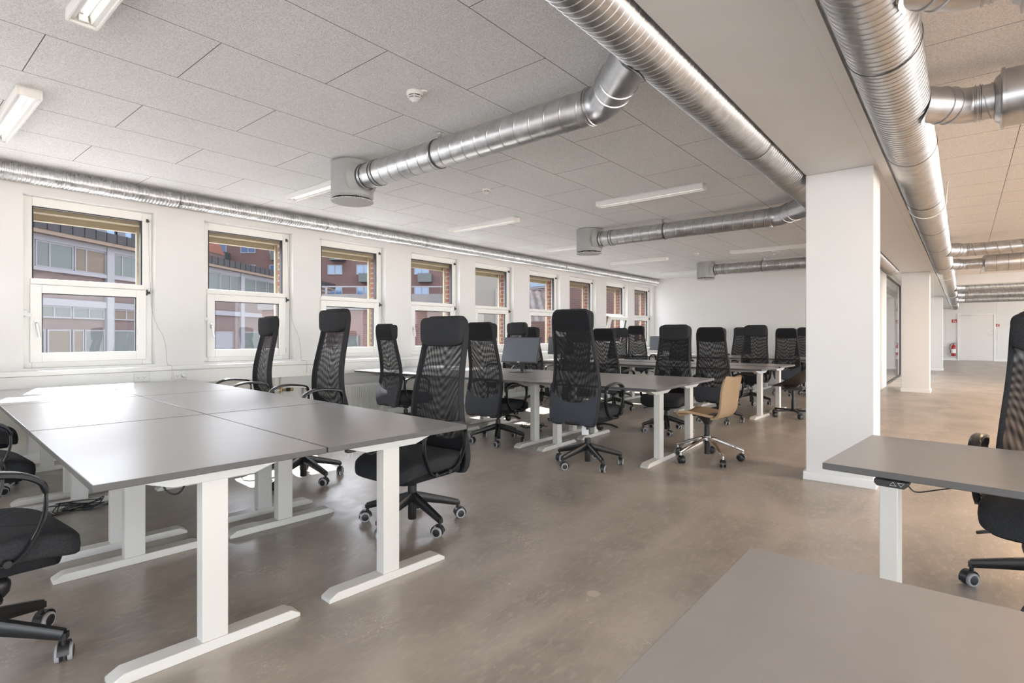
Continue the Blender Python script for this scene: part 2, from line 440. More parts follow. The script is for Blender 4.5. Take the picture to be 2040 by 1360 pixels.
# window glass: thin pane, lets light straight through
def glass_mat(name, refl=0.06, dirt=0.0, tint=(1, 1, 1)):
    m, nt, b = new_mat(name); nt.nodes.remove(b)
    tr = N(nt, 'ShaderNodeBsdfTransparent'); tr.inputs[0].default_value = (*tint, 1)
    gl = N(nt, 'ShaderNodeBsdfGlossy'); gl.inputs['Roughness'].default_value = 0.02
    lw = N(nt, 'ShaderNodeLayerWeight'); lw.inputs[0].default_value = 0.5
    fr = mathn(nt, 'ADD', mathn(nt, 'MULTIPLY', mathn(nt, 'POWER', lw.outputs['Facing'], 5.0), 0.9), 0.014)
    mx = N(nt, 'ShaderNodeMixShader'); nt.links.new(fr, mx.inputs[0]); nt.links.new(tr.outputs[0], mx.inputs[1]); nt.links.new(gl.outputs[0], mx.inputs[2])
    out = mx.outputs[0]
    if dirt > 0:
        tc = N(nt, 'ShaderNodeTexCoord'); vo = N(nt, 'ShaderNodeTexVoronoi'); vo.inputs['Scale'].default_value = 170
        nt.links.new(tc.outputs['Object'], vo.inputs['Vector'])
        nn = N(nt, 'ShaderNodeTexNoise'); nn.inputs['Scale'].default_value = 9; nt.links.new(tc.outputs['Object'], nn.inputs['Vector'])
        th = mathn(nt, 'MULTIPLY', nn.outputs['Fac'], dirt)
        sp = mathn(nt, 'LESS_THAN', vo.outputs['Distance'], th)
        df = N(nt, 'ShaderNodeBsdfTranslucent'); df.inputs[0].default_value = (0.8, 0.8, 0.8, 1)
        m2 = N(nt, 'ShaderNodeMixShader'); nt.links.new(mathn(nt, 'MULTIPLY', sp, 0.02), m2.inputs[0]); nt.links.new(out, m2.inputs[1]); nt.links.new(df.outputs[0], m2.inputs[2])
        out = m2.outputs[0]
    nt.links.new(out, nt.nodes['Material Output'].inputs[0]); return m
M['glass'] = glass_mat('clear_glass')
M['glass_dirty'] = glass_mat('rain_spotted_glass', dirt=0.34)

# brick (object x along the wall, z up)
def brick_mat(name, c1, c2, mortar, rw=0.24, rh=0.075, ms=0.010, axis='x'):
    m, nt, b = new_mat(name); tc = N(nt, 'ShaderNodeTexCoord'); sx = N(nt, 'ShaderNodeSeparateXYZ'); nt.links.new(tc.outputs['Object'], sx.inputs[0])
    cb = N(nt, 'ShaderNodeCombineXYZ')
    if axis == 'sum': nt.links.new(mathn(nt, 'ADD', sx.outputs['X'], sx.outputs['Y']), cb.inputs[0])
    else: nt.links.new(sx.outputs[axis.upper()], cb.inputs[0])
    nt.links.new(sx.outputs['Z'], cb.inputs[1])
    br = N(nt, 'ShaderNodeTexBrick'); nt.links.new(cb.outputs[0], br.inputs['Vector']); br.inputs['Scale'].default_value = 1.0
    br.inputs['Brick Width'].default_value = rw; br.inputs['Row Height'].default_value = rh; br.inputs['Mortar Size'].default_value = ms
    br.inputs['Color1'].default_value = (*c1, 1); br.inputs['Color2'].default_value = (*c2, 1); br.inputs['Mortar'].default_value = (*mortar, 1)
    nt.links.new(br.outputs['Color'], b.inputs['Base Color']); b.inputs['Roughness'].default_value = 0.9
    return m
M['brick_near'] = brick_mat('red_brick', (0.1440, 0.0450, 0.0252), (0.0900, 0.0300, 0.0210), (0.1560, 0.1320, 0.1080), axis='sum')
M['brick_wing'] = brick_mat('wing_brick', (0.0660, 0.0210, 0.0156), (0.0450, 0.0168, 0.0132), (0.0660, 0.0570, 0.0510))
M['brick_pink'] = brick_mat('dull_pink_brick', (0.0510, 0.0270, 0.0252), (0.0390, 0.0216, 0.0204), (0.0600, 0.0480, 0.0450))
M['brick_apartment'] = brick_mat('apartment_brick', (0.0510, 0.0192, 0.0168), (0.0372, 0.0150, 0.0138), (0.0510, 0.0330, 0.0300), 0.5, 0.16, 0.03)
M['ext_white'] = plain('facade_white', (0.0907, 0.0866, 0.0949), 0.8)
M['ext_metal'] = plain('dark_roof_metal', (0.012, 0.0105, 0.012), 0.7, spec=0.2)
M['ext_seam'] = plain('roof_seam', (0.006, 0.005, 0.006), 0.8, spec=0.1)
M['ext_soffit'] = plain('soffit_wood', (0.0660, 0.0413, 0.0268), 0.7)
M['ext_glass'] = plain('facade_glass', (0.030, 0.036, 0.034), 0.35, spec=0.25)
M['ext_glass_warm'] = plain('facade_curtain', (0.058, 0.043, 0.032), 0.6, spec=0.2)
M['ext_glass_blue'] = plain('blue_reflecting_glass', (0.0227, 0.0536, 0.1072), 0.15, spec=0.6)  # reflected sky blue is put into the base colour
M['ext_balcony'] = plain('green_grey_balcony', (0.0186, 0.0239, 0.0227), 0.6)
M['ext_cream'] = plain('cream_render', (0.0825, 0.0764, 0.0660), 0.8)
M['ext_concrete'] = plain('streaked_concrete', (0.0660, 0.0619, 0.0619), 0.8, noise=0.15, nscale=3)
M['ext_roof_tile'] = plain('red_roof_tile', (0.1072, 0.0371, 0.0227), 0.8, noise=0.15, nscale=8)
M['ext_dormer'] = plain('slate_dormer', (0.0145, 0.0165, 0.0248), 0.6)
M['ground'] = plain('courtyard_ground', (0.42, 0.42, 0.42), 0.9)
M['terrace'] = plain('warm_terrace', (0.85, 0.69, 0.55), 0.8, noise=0.05, nscale=2)  # pale warm colour of the added bounce surface
M['ext_sheet'] = plain('white_sheet', (0.1485, 0.1485, 0.1568), 0.8, noise=0.2, nscale=14)

# ------------------------------------------------------------------ the setting
ZC = 2.685          # ceiling
XW = -6.52          # inner face of the window wall
YB = 13.98          # back wall
YE = 32.9           # end wall with the door
XR = 6.6            # wall on the aisle side
YF = -4.0           # wall behind the photographer
WINS = [(.976, 2.017), (2.497, 3.544), (3.914, 4.973), (5.454, 6.504), (6.884, 7.926), (8.419, 9.470), (9.830, 10.912), (11.394, 12.449), (12.831, 13.861)]
WZ0, WZ1 = 0.865, 2.448
WEARLY = [(-3.46, -2.42), (-1.98, -.94), (-.50, .54)]      # windows of the same wall behind the camera's view

f = MB(); f.bx(XW-.4, XR+.2, YF-.2, YE+.3, -.15, 0); tag(f.build('floor', M['floor'], smooth=False), 'brown grey mottled linoleum floor', kind='structure')
f = MB(); f.bx(XW-.4, -.72, YF-.2, YE+.3, ZC, ZC+.35)
f.mi = 1; f.bx(-.72, XR+.4, YF-.2, YE+.3, ZC, ZC+.35)
tag(f.build('ceiling', [M['ceiling'], M['ceiling_right']], smooth=False), 'suspended wood wool panel ceiling', kind='structure')

def wall_with_holes(mb, x0, x1, y0, y1, z0, z1, holes, hz0, hz1):
    """a wall lying along Y between x0 and x1"""
    mb.bx(x0, x1, y0, y1, z0, hz0); mb.bx(x0, x1, y0, y1, hz1, z1)
    ys = [y0]+[q for h in sorted(holes) for q in h]+[y1]
    for i in range(0, len(ys), 2):
        if ys[i+1]-ys[i] > 1e-4: mb.bx(x0, x1, ys[i], ys[i+1], hz0, hz1)

f = MB(); wall_with_holes(f, XW-.09, XW, YF, YB+.02, 0, ZC, WINS+WEARLY, WZ0, WZ1)
wl = tag(f.build('wall_left', M['wall'], smooth=False), 'white plastered window wall', kind='structure')
f = MB(); wall_with_holes(f, XW-.40, XW-.09, YF-.2, YB+.3, -3.4, 3.0, WINS+WEARLY, WZ0, WZ1)
f.build('outer_brickwork', M['brick_near'], wl, smooth=False)
f = MB(); f.bx(XW-.02, -1.36, YB, YB+.14, 0, ZC); tag(f.build('wall_back', M['wall'], smooth=False), 'plain white wall closing the office', kind='structure')
f = MB(); f.bx(-1.46, XR+.2, YE, YE+.15, 0, ZC); tag(f.build('wall_end', M['wall'], smooth=False), 'white wall at the far end of the aisle', kind='structure')
# aisle side and rear: unseen walls, tall openings added to let daylight in
f = MB(); holes = [(y, y+2.5) for y in [-3.4, -.4, 2.6, 5.6, 8.6, 11.6, 14.6, 17.6, 20.6, 23.6, 26.6, 29.6]]
wall_with_holes(f, XR, XR+.2, YF, YE+.1, 0, ZC, holes, .06, 2.60)
tag(f.build('wall_right', M['wall'], smooth=False), 'white wall with tall added daylight openings on the aisle side', kind='structure')
f = MB(); f.bx(XW, XR, YF-.15, YF, 0, .35); f.bx(XW, XR, YF-.15, YF, 2.55, ZC); f.bx(XW, -2.0, YF-.15, YF, .35, 2.55)
for x in (.6, 3.2, 6.35): f.bx(x, x+.25, YF-.15, YF, .35, 2.55)
tag(f.build('wall_front', M['wall'], smooth=False), 'wall behind the photographer', kind='structure')

# beam and pillars
f = MB(); f.bx(-.985, -.50, YF, YE, 2.462, ZC+.01)
tag(f.build('trim_1', M['concrete_paint'], bevel=.006), 'broad white concrete beam running along the room over the pillars', kind='structure')
for i, y in enumerate((4.935, 13.87, 23.0)):
    f = MB(); f.bx(-.985, -.52, y, y+.40, 0, 2.462)
    p = tag(f.build('pillar', M['concrete_paint'], bevel=.006), ['white square pillar nearest the camera', 'second white pillar further down the aisle', 'third white pillar near the end wall'][i], kind='structure')
    f = MB(); f.bx(-1.002, -.503, y-.02, y+.42, 0, .068); f.build('skirting', M['trim_white'], p, bevel=.004)
f = MB(); f.bx(-.50, XR, 17.8, 18.15, 2.45, ZC+.01)
tag(f.build('trim_2', M['concrete_paint'], smooth=False), 'white cross beam over the aisle', kind='structure')
f = MB(); f.bx(-.5, -.44, YF, YE, 2.455, 2.485)
tag(f.build('trim_3', M['concrete_paint'], smooth=False), 'thin ledge along the beam edge on the aisle side', kind='structure')

# baseboards
f = MB(); f.bx(XW, XW+.015, YF, YB, 0, .09); tag(f.build('baseboard_left', M['trim_white'], smooth=False), 'low white baseboard under the windows', kind='structure')
f = MB(); f.bx(XW, -1.36, YB-.015, YB, 0, .09); tag(f.build('baseboard_back', M['trim_white'], smooth=False), 'white baseboard of the back wall', kind='structure')
f = MB(); f.bx(-1.3, -.17, YE-.02, YE, 0, .09); f.bx(1.14, XR, YE-.02, YE, 0, .09); tag(f.build('baseboard_end', M['trim_white'], smooth=False), 'white baseboard of the end wall', kind='structure')

# window board and cable trunking
f = MB(); f.bx(XW-.06, XW+.14, YF+.02, YB, .800, .845); tag(f.build('trim_4', M['trim_white'], bevel=.006), 'long white window board', kind='structure')
f = MB(); f.bx(XW, XW+.125, YF+.02, YB, .655, .798)
for y in (1.93, 5.0, 8.1, 11.2): f.bx(XW+.125, XW+.128, y, y+.004, .656, .797)
tag(f.build('trim_5', M['trim_white'], bevel=.003), 'white cable trunking below the window board', kind='structure')
f = MB()
for y0, y1 in ((-.3, 1.0), (2.35, 3.3), (5.0, 6.4), (8.0, 9.3), (11.0, 12.3)):
    f.bx(XW+.001, XW+.012, y0, y1, .095, .655)
tag(f.build('trim_6', M['panel_cream'], smooth=False), 'cream wall panels between the radiators', kind='structure')

# one window: built about its own corner (y from 0 to w), copied per opening
def make_window(w, name, dirty_top=False, tilt=False):
    root = empty(name)
    xo = XW-.09                      # room-side face of the frame
    f = MB()
    f.bx(xo-.07, xo, 0, .075, WZ0, WZ1); f.bx(xo-.07, xo, w-.09, w, WZ0, WZ1)
    f.bx(xo-.07, xo, .075, w-.09, 2.362, WZ1); f.bx(xo-.07, xo, .075, w-.09, WZ0, .918); f.bx(xo-.07, xo+.012, .06, w-.07, 1.640, 1.692)
    f.build('window_frame', M['white_frame'], root, bevel=.004)
    g = MB()
    for a in (.078, w-.102): g.bx(xo-.055, xo-.004, a, a+.008, 1.694, 2.362)
    g.bx(xo-.055, xo-.004, .078, w-.094, 2.354, 2.361)
    g.build('gasket', M['gasket'], root, smooth=False)
    g = MB(); g.bx(xo-.04, xo-.034, .078, w-.092, 1.694, 2.360); g.build('upper_pane', M['glass'], root, smooth=False)
    # opening sash
    s = MB(); y0, y1, z0, z1 = .058, w-.058, .916, 1.636; xs = xo+.018
    s.bx(xs-.06, xs, y0, y0+.084, z0, z1); s.bx(xs-.06, xs, y1-.088, y1, z0, z1); s.bx(xs-.06, xs, y0+.084, y1-.088, z0, z0+.086); s.bx(xs-.06, xs, y0+.084, y1-.088, z1-.076, z1)
    sash = s.build('sash', M['white_frame'], root, bevel=.004)
    g = MB(); g.bx(xs-.04, xs-.034, y0+.084, y1-.088, z0+.086, z1-.076); g.build('lower_pane', M['glass_dirty'], sash, smooth=False)
    g = MB()
    for a in (y0+.085, y1-.096): g.bx(xs-.05, xs-.012, a, a+.007, z0+.088, z1-.078)
    g.bx(xs-.05, xs-.012, y0+.085, y1-.09, z1-.084, z1-.077); g.build('sash_gasket', M['gasket'], sash, smooth=False)
    h = MB(); h.bx(xs, xs+.012, y0+.030, y0+.056, 1.245, 1.305); h.rail([(xs+.018, y0+.043, 1.285), (xs+.035, y0+.044, 1.275), (xs+.036, y0+.052, 1.22), (xs+.034, y0+.062, 1.15)], .020, .010, (0, 1, 0))
    h.build('handle', M['steel'], sash)
    h = MB(); h.bx(xs-.03, xs+.012, y0-.035, y0+.012, 1.335, 1.372); h.bx(xs, xs+.02, y0-.052, y0-.02, 1.345, 1.395); h.build('sash_stay', M['plastic_white'], root, bevel=.002)
    h = MB(); h.cyl((xs+.006, y1+.004, 1.585), (xs+.006, y1+.004, 1.645), .007, n=10); h.bx(xs-.004, xs+.02, y1+.008, y1+.03, 1.60, 1.625); h.build('hinge', M['black_plastic'], root)
    h = MB(); h.cyl((xs+.006, y1+.004, .95), (xs+.006, y1+.004, 1.00), .007, n=10); h.build('hinge', M['plastic_white'], root)
    # awning box and guide rails outside
    b_ = MB(); b_.bx(xo-.24, xo-.11, .02, w-.05, 2.325, WZ1-.01); b_.bx(xo-.30, xo-.24, .01, w-.04, 2.265, 2.36); b_.build('awning_box', M['blind'], root, bevel=.006)
    b_ = MB(); b_.bx(xo-.235, xo-.20, w-.085, w-.055, WZ0, 2.33); b_.bx(xo-.235, xo-.20, .015, .04, WZ0, 2.33); b_.build('guide_rail', M['blind'], root, smooth=False)
    # cord pulley and cord
    h = MB(); h.cyl((xo+.004, w-.045, 2.36), (xo+.03, w-.045, 2.36), .012, n=12); h.bx(xo, xo+.016, w-.055, w-.038, 2.355, 2.385); h.build('cord_pulley', M['black_plastic'], root)
    return root
def cord(y, k):
    f = MB(); xo = XW-.085
    pts = [(xo+.03, y-.045, 2.36), (xo+.035, y-.040, 2.05), (xo+.04, y-.032, 1.7), (xo+.05, y-.02, 1.45), (XW+.012, y+.010, 1.28), (XW+.02, y+.05+.02*k, 1.15), (XW+.02, y+.078+.02*k, 1.0), (XW+.03, y+.085+.02*k, .86), (XW+.146, y+.088+.02*k, .84), (XW+.146, y+.088+.02*k, .70)]
    f.tube(smooth_path(pts, 4), .0018, 6)
    return f.build('blind_cord', M['cord'])
def smooth_path(pts, k=6, closed=False):
    P = [Vector(p) for p in pts]; n = len(P); out = []
    rng = n if closed else n-1
    for i in range(rng):
        p0 = P[(i-1) % n] if closed else P[max(i-1, 0)]; p1 = P[i]; p2 = P[(i+1) % n]; p3 = P[(i+2) % n] if closed else P[min(i+2, n-1)]
        for j in range(k):
            t = j/k; t2 = t*t; t3 = t2*t
            out.append(0.5*((2*p1)+(-p0+p2)*t+(2*p0-5*p1+4*p2-p3)*t2+(-p0+3*p1-3*p2+p3)*t3))
    if not closed: out.append(P[-1])
    return out
w_src = None
for i, (a, c) in enumerate(WINS):
    w = make_window(c-a, 'window_%d' % (i+1)); w.location = (0, a, 0)
    tag(w, ['white framed window nearest the camera', 'second', 'third', 'fourth', 'fifth', 'sixth', 'seventh', 'eighth', 'ninth'][i]+('' if i == 0 else ' white framed window along the wall'), kind='structure')
    if i == 7:      # this one stands tilted inwards at the top
        for ch in list(w.children) or [o for o in bpy.data.objects if o.parent is w]:
            if ch.name.startswith('sash') and 'stay' not in ch.name:
                pv = Matrix.Translation((XW-.09, 0, .93)) @ Matrix.Rotation(R(13), 4, 'Y') @ Matrix.Translation((-(XW-.09), 0, -.93))
                ch.matrix_basis = pv
for i, k in ((0, 1.0), (1, .6), (2, -.8), (4, .2)):
    c = cord(WINS[i][1], k)
    tag(c, 'thin grey blind cord hanging beside the %s window' % ['first', 'second', 'third', '', 'fifth'][i], 'cord')

# door
d = empty('door_1', (0, 0, 0)); tag(d, 'plain white door in the end wall', kind='structure')
f = MB(); f.bx(-.115, 1.06, YE-.035, YE, .012, 2.10); f.build('door_leaf', M['door'], d, bevel=.004)
f = MB(); f.bx(-.20, -.12, YE-.05, YE, 0, 2.19); f.bx(1.065, 1.14, YE-.05, YE, 0, 2.19); f.bx(-.12, 1.065, YE-.05, YE, 2.105, 2.19); f.build('door_frame', M['trim_white'], d, bevel=.004)
f = MB(); f.bx(.96, 1.03, YE-.045, YE-.035, 1.12, 1.24); f.bx(.985, 1.02, YE-.05, YE-.035, 1.33, 1.39)
f.bx(.86, 1.0, YE-.085, YE-.07, 1.19, 1.21); f.bx(.985, 1.0, YE-.085, YE-.035, 1.19, 1.21); f.build('door_handle', M['steel'], d)
f = MB(); f.bx(-.02, .26, YE-.10, YE-.035, 2.04, 2.085); f.bx(.02, .45, YE-.12, YE-.10, 2.065, 2.08); f.build('door_closer', M['steel'], d)
for z in (.3, 1.2, 1.65, 1.98):
    f = MB(); f.cyl((-.118, YE-.045, z), (-.118, YE-.045, z+.10), .012, n=8); f.build('hinge', M['steel'], d)
f = MB(); f.bx(1.19, 1.205, YE-.012, YE, 0, ZC); f.bx(-.62, -.605, YE-.012, YE, 0, 2.35); f.bx(-.62, -.17, YE-.012, YE, 2.335, 2.35)
tag(f.build('trim_7', M['trim_white'], smooth=False), 'thin panel strips on the end wall', kind='structure')

# glazed meeting room beyond the back wall
f = MB(); f.bx(-1.46, -1.36, 14.12, 15.2, 0, ZC); f.bx(-1.46, -1.36, 19.4, YE, 0, ZC); f.bx(-1.46, -1.36, 15.2, 19.4, 2.60, ZC)
tag(f.build('wall_aisle', M['wall'], smooth=False), 'white wall beside the glazed partition', kind='structure')
g = empty('window_10'); tag(g, 'black framed glass partition behind the second pillar', kind='structure')
f = MB(); f.bx(-1.43, -1.39, 15.2, 19.4, 0, .035); f.bx(-1.43, -1.39, 15.2, 19.4, 2.565, 2.60); f.bx(-1.43, -1.39, 19.365, 19.4, .035, 2.565)
f.build('partition_frame', M['black_plastic'], g, smooth=False)
for y0, y1 in ((15.2, 17.28), (17.285, 19.365)):
    f = MB(); f.bx(-1.414, -1.406, y0, y1, .035, 2.565); f.build('pane', M['glass'], g, smooth=False)
f = MB(); f.bx(-4.4, -4.3, 14.12, 24.1, 0, ZC); f.bx(-4.3, -1.46, 24.0, 24.1, 0, ZC)
tag(f.build('wall_meeting', M['wall'], smooth=False), 'white walls of the glazed meeting room', kind='structure')
f = MB()
for k in range(26): f.bx(-4.29, -4.27, 15.0+k*.34, 15.0+k*.34+.30, .25, 2.05)
tag(f.build('slatted_board', M['diffuser_grey'], smooth=False), 'grey slatted wall panel seen through the glass partition', 'wall panel')

# ------------------------------------------------------------------ outside
f = MB(); f.bx(-140, 60, -80, 160, -3.6, -3.5)
tag(f.build('ground', M['ground'], smooth=False), 'paved courtyard outside', kind='structure')
f = MB(); f.bx(XR+.2, 34, -14, 40, -1.0, -.25)
tag(f.build('terrace', M['terrace'], smooth=False), 'added unseen sunlit warm coloured terrace on the aisle side', kind='structure')  # unseen slab added to bounce warm sunlight up to the ceiling

class Facade:
    """a facade plane through a point, read in photograph pixels, built with real depth"""
    def __init__(s, P0, direc):
        s.o = Vector(P0); s.o.z = 0; s.d = Vector((direc[0], direc[1], 0)).normalized(); s.n = Vector((s.d.y, -s.d.x, 0))
        if s.n.dot(-s.o) < 0: s.n = -s.n
        s.m = Matrix.Translation(s.o) @ Matrix((( s.d.x, -s.n.x, 0, 0), (s.d.y, -s.n.y, 0, 0), (0, 0, 1, 0), (0, 0, 0, 1)))
    def sz(s, u, v=None):
        x, y = ray(u)                     # t*(x,y) = o + a*d
        det = x*(-s.d.y)-(-s.d.x)*y
        t = (s.o.x*(-s.d.y)-(-s.d.x)*s.o.y)/det
        a = (x*t-s.o.x)*s.d.x+(y*t-s.o.y)*s.d.y
        return a if v is None else (a, H-(v-Y0)/FPX*t)
    def place(s, o): o.matrix_world = s.m
def ext_part(fc, mb, name, mat, parent):
    return mb.build(name, mat, parent, smooth=False)

# building A: low office wing with ribbon windows
P0 = at_depth(84.7, 600, 24); fa = Facade(P0, (-.566, .829))
zA = lambda v: fa.sz(84.7, v)[1]
s0, s1 = fa.sz(8), fa.sz(640); sX = s0-4
if s0 > s1: s0, s1 = s1, s0
root = empty('office_wing'); root.matrix_world = fa.m
tag(root, 'low brick and white office wing with ribbon windows across the courtyard', 'building')
LA = dict(par=zA(440), pb=zA(460), sof=zA(468), wb=zA(479.5), w1=zA(532), sill=zA(537), b2t=zA(593), b2b=zA(607), w2=zA(632.6), bb=zA(655.6), w3=zA(725))
a0, a1 = min(s0, s1)-3, max(s0, s1)+2
f = MB(); f.bx(a0, a1, 0, 9, -3.5, LA['sof']); ext_part(fa, f, 'brick_wall', M['brick_pink'], root)
f = MB(); f.bx(a0, a1, -.55, 9, LA['pb'], LA['par']); pr = ext_part(fa, f, 'parapet', M['ext_metal'], root)
f = MB(); q = a0
while q < a1: f.bx(q, q+.025, -.565, -.55, LA['pb'], LA['par']+.02); q += .62
f.build('parapet_seams', M['ext_seam'], pr, smooth=False)
f = MB(); f.bx(a0, a1, -.50, 0, LA['sof'], LA['pb']); ext_part(fa, f, 'soffit', M['ext_soffit'], root)
f = MB(); f.bx(a0, a1, -.12, 0, LA['wb'], LA['sof']); f.bx(a0, a1, -.14, 0, LA['w1']-.16, LA['w1']); f.bx(a0, a1, -.12, 0, LA['b2b'], LA['b2t'])
cols = [215.5, 480, 580]
for u in cols: a = fa.sz(u); f.bx(a-.22, a+.22, -.16, 0, -3.5, LA['sof'])
ext_part(fa, f, 'white_bands', M['ext_white'], root)
def ext_window(fc, root, ua, ub, z0, z1, mat, frame=.07, mull=True, fm='ext_white', y=-.05):
    a, b = sorted((fc.sz(ua), fc.sz(ub)))
    g = MB(); g.bx(a, b, y-.02, 0.02, z0, z0+frame); g.bx(a, b, y-.02, 0.02, z1-frame, z1); g.bx(a, a+frame, y-.02, 0.02, z0+frame, z1-frame); g.bx(b-frame, b, y-.02, 0.02, z0+frame, z1-frame)
    if mull: c = a+(b-a)*mull if mull is not True else (a+b)/2; g.bx(c-frame/2, c+frame/2, y-.02, .02, z0+frame, z1-frame)
    w = g.build('window', M[fm], root, smooth=False)
    g = MB(); g.bx(a+frame, b-frame, y, .01, z0+frame, z1-frame); g.build('pane', M[mat], w, smooth=False)
for ua, ub, mt, ml in ((68, 144, 'ext_glass', .36), (146, 209, 'ext_glass_warm', .36), (221, 275, 'ext_glass', .36), (277, 330, 'ext_glass', .5), (332, 385, 'ext_glass', .5), (387, 436, 'ext_glass', .5), (437, 476, 'ext_glass', .5), (484, 530, 'ext_glass', .5), (532, 574, 'ext_glass', .5), (10, 66, 'ext_glass', .5)):
    ext_window(fa, root, ua, ub, LA['w1'], LA['wb'], mt, mull=ml)
for ua, ub in ((68, 140), (142, 206), (221, 276), (278, 340), (342, 405)):
    ext_window(fa, root, ua, ub, LA['w2'], LA['b2b'], 'ext_glass_warm' if ua == 221 else 'ext_glass')
for ua, ub, mt in ((68, 88, 'ext_glass'), (92, 139, 'ext_glass_warm'), (143, 165, 'ext_glass_warm'), (167, 207, 'ext_glass'), (222, 275, 'ext_glass'), (277, 340, 'ext_glass'), (342, 405, 'ext_glass'), (425, 463, 'ext_white'), (484, 516, 'ext_glass')):
    ext_window(fa, root, ua, ub, LA['w3'], LA['bb'], mt, mull=False)

# tiled roof with dormers behind it
fb = Facade(at_depth(180, 450, 46), (math.cos(TH), math.sin(TH)))
root = empty('tiled_roof_house'); root.matrix_world = fb.m
tag(root, 'house with red tiled roof and slate dormers behind the office wing', 'building')
ra, rb = fb.sz(30), fb.sz(345); zt = fb.sz(180, 405)[1]; zb = fb.sz(180, 480)[1]
f = MB(); f.bx(ra, rb, 0, 8, -3.5, zb); f.build('wall', M['brick_apartment'], root, smooth=False)
f = MB(); f.add([(ra, -.3, zb), (rb, -.3, zb), (rb, 4, zt+1), (ra, 4, zt+1), (rb, 8.3, zb), (ra, 8.3, zb)], [(0, 1, 2, 3), (3, 2, 4, 5), (0, 3, 5), (1, 4, 2), (0, 5, 4, 1)]); f.build('tiled_roof', M['ext_roof_tile'], root, smooth=False)
for u0, u1, v0, v1 in ((108, 129, 434, 458), (144, 173, 440, 462), (204, 242, 452, 474), (246, 275, 460, 482)):
    a, b = fb.sz(u0), fb.sz(u1); z0 = fb.sz(u0, v1)[1]; z1 = fb.sz(u0, v0)[1]+.5
    f = MB(); f.prism([(a, z0-.3), (b, z0-.3), (b, z1-.2), ((a+b)/2, z1+.1), (a, z1-.2)], -.7, 3.0, 'xz'); dm = f.build('dormer', M['ext_dormer'], root, smooth=False)
    f = MB(); f.bx(b-(b-a)*.42, b-.05, -.76, -.70, z0, z1-.15); f.build('dormer_window', M['ext_glass_blue'], dm, smooth=False)

# apartment block
fc = Facade(at_depth(600, 520, 58), (math.cos(TH), math.sin(TH)))
root = empty('apartment_block'); root.matrix_world = fc.m
tag(root, 'tall red brick apartment block with green balconies beyond the courtyard', 'building')
ca, cb = fc.sz(352), fc.sz(935)
f = MB(); f.bx(ca, cb, 0, 9, -3.5, fc.sz(600, 380)[1]); f.build('brick_wall', M['brick_apartment'], root, smooth=False)
for i in range(10):
    for j in range(-1, 4):
        u = 422+57.6*i-57.6; v = 484.5+42.6*j
        if u > 905: continue
        z0 = fc.sz(600, v+20)[1]; z1 = fc.sz(600, v)[1]
        ext_window(fc, root, u, u+30, z0, z1, 'ext_glass_blue', frame=.10)
        if (i+j) % 2 == 1:
            a, b = fc.sz(u+10), fc.sz(u+37)
            g = MB(); g.bx(a, b, -1.1, 0, z0-.85, z0-.0); g.bx(a, b, -1.12, -1.06, z0+.02, z0+.06); g.build('balcony', M['ext_balcony'], root, smooth=False)

# low brick outbuilding with concrete top
fd = Facade(at_depth(700, 600, 19), (math.cos(TH), math.sin(TH)))
root = empty('brick_outbuilding'); root.matrix_world = fd.m
tag(root, 'low brick outbuilding with a stained concrete parapet in front of the apartments', 'building')
a, b = fd.sz(522), fd.sz(930)
f = MB(); f.bx(a, b, 0, 2, -3.5, fd.sz(700, 617)[1]); f.build('brick_wall', M['brick_wing'], root, smooth=False)
f = MB(); f.bx(a-.1, b+.1, -.12, 2.1, fd.sz(700, 617)[1], fd.sz(700, 586)[1]); f.build('concrete_parapet', M['ext_concrete'], root, smooth=False)
f = MB(); f.bx(fd.sz(640), b, -.02, .03, fd.sz(700, 572)[1], fd.sz(700, 569.5)[1])
for u in (650, 780, 900): q = fd.sz(u); f.bx(q-.03, q+.03, -.02, .03, fd.sz(700, 587)[1], fd.sz(700, 570)[1])
f.build('guard_rail', M['ext_white'], root, smooth=False)
f = MB(); f.bx(fd.sz(690), fd.sz(715), -.06, 0, -3.4, fd.sz(700, 668)[1]); f.build('grey_hatch', M['ext_balcony'], root, smooth=False)

# cream rendered stair tower
fe = Facade(at_depth(975, 600, 15.5), (math.cos(TH), math.sin(TH)))
root = empty('cream_stair_tower'); root.matrix_world = fe.m
tag(root, 'cream rendered stair tower seen through the fifth window', 'building')
f = MB(); f.bx(fe.sz(941), fe.sz(1024), 0, 3, -3.5, fe.sz(975, 470)[1]); f.build('render_wall', M['ext_cream'], root, smooth=False)
f = MB(); f.cyl((fe.sz(990), -.05, -3.4), (fe.sz(990), -.05, fe.sz(990, 575)[1]), .04, n=8); f.build('downpipe', M['ext_white'], root)

# brick wing closing the courtyard
root = empty('brick_wing', (-6.95, 16.2, 0), PI)
tag(root, 'plain red brick wing closing the courtyard beyond the last windows', 'building')
f = MB(); f.bx(0, 7.6, -6, 0, -3.5, 7.5); f.build('brick_wall', M['brick_wing'], root, smooth=False)
for x, z0, z1 in ((6.6, 1.9, 3.4), (5.0, 2.9, 4.4)):
    g = MB(); g.bx(x-.6, x+.6, 0, .05, z0, z1); wq = g.build('window', M['ext_white'], root, smooth=False)
    g = MB(); g.bx(x-.52, x+.52, .05, .06, z0+.08, z1-.08); g.build('pane', M['ext_glass_blue'], wq, smooth=False)
g = MB(); g.bx(2.7, 3.1, 0, .12, 2.0, 2.75); g.build('wall_box', M['ext_white'], root, smooth=False)
fg = Facade(at_depth(1077, 595, 12.2), (math.cos(TH), math.sin(TH)))
g = MB(); ta, tb = fg.sz(1048), fg.sz(1103); tz0 = fg.sz(1077, 640)[1]; tz1 = fg.sz(1077, 578)[1]
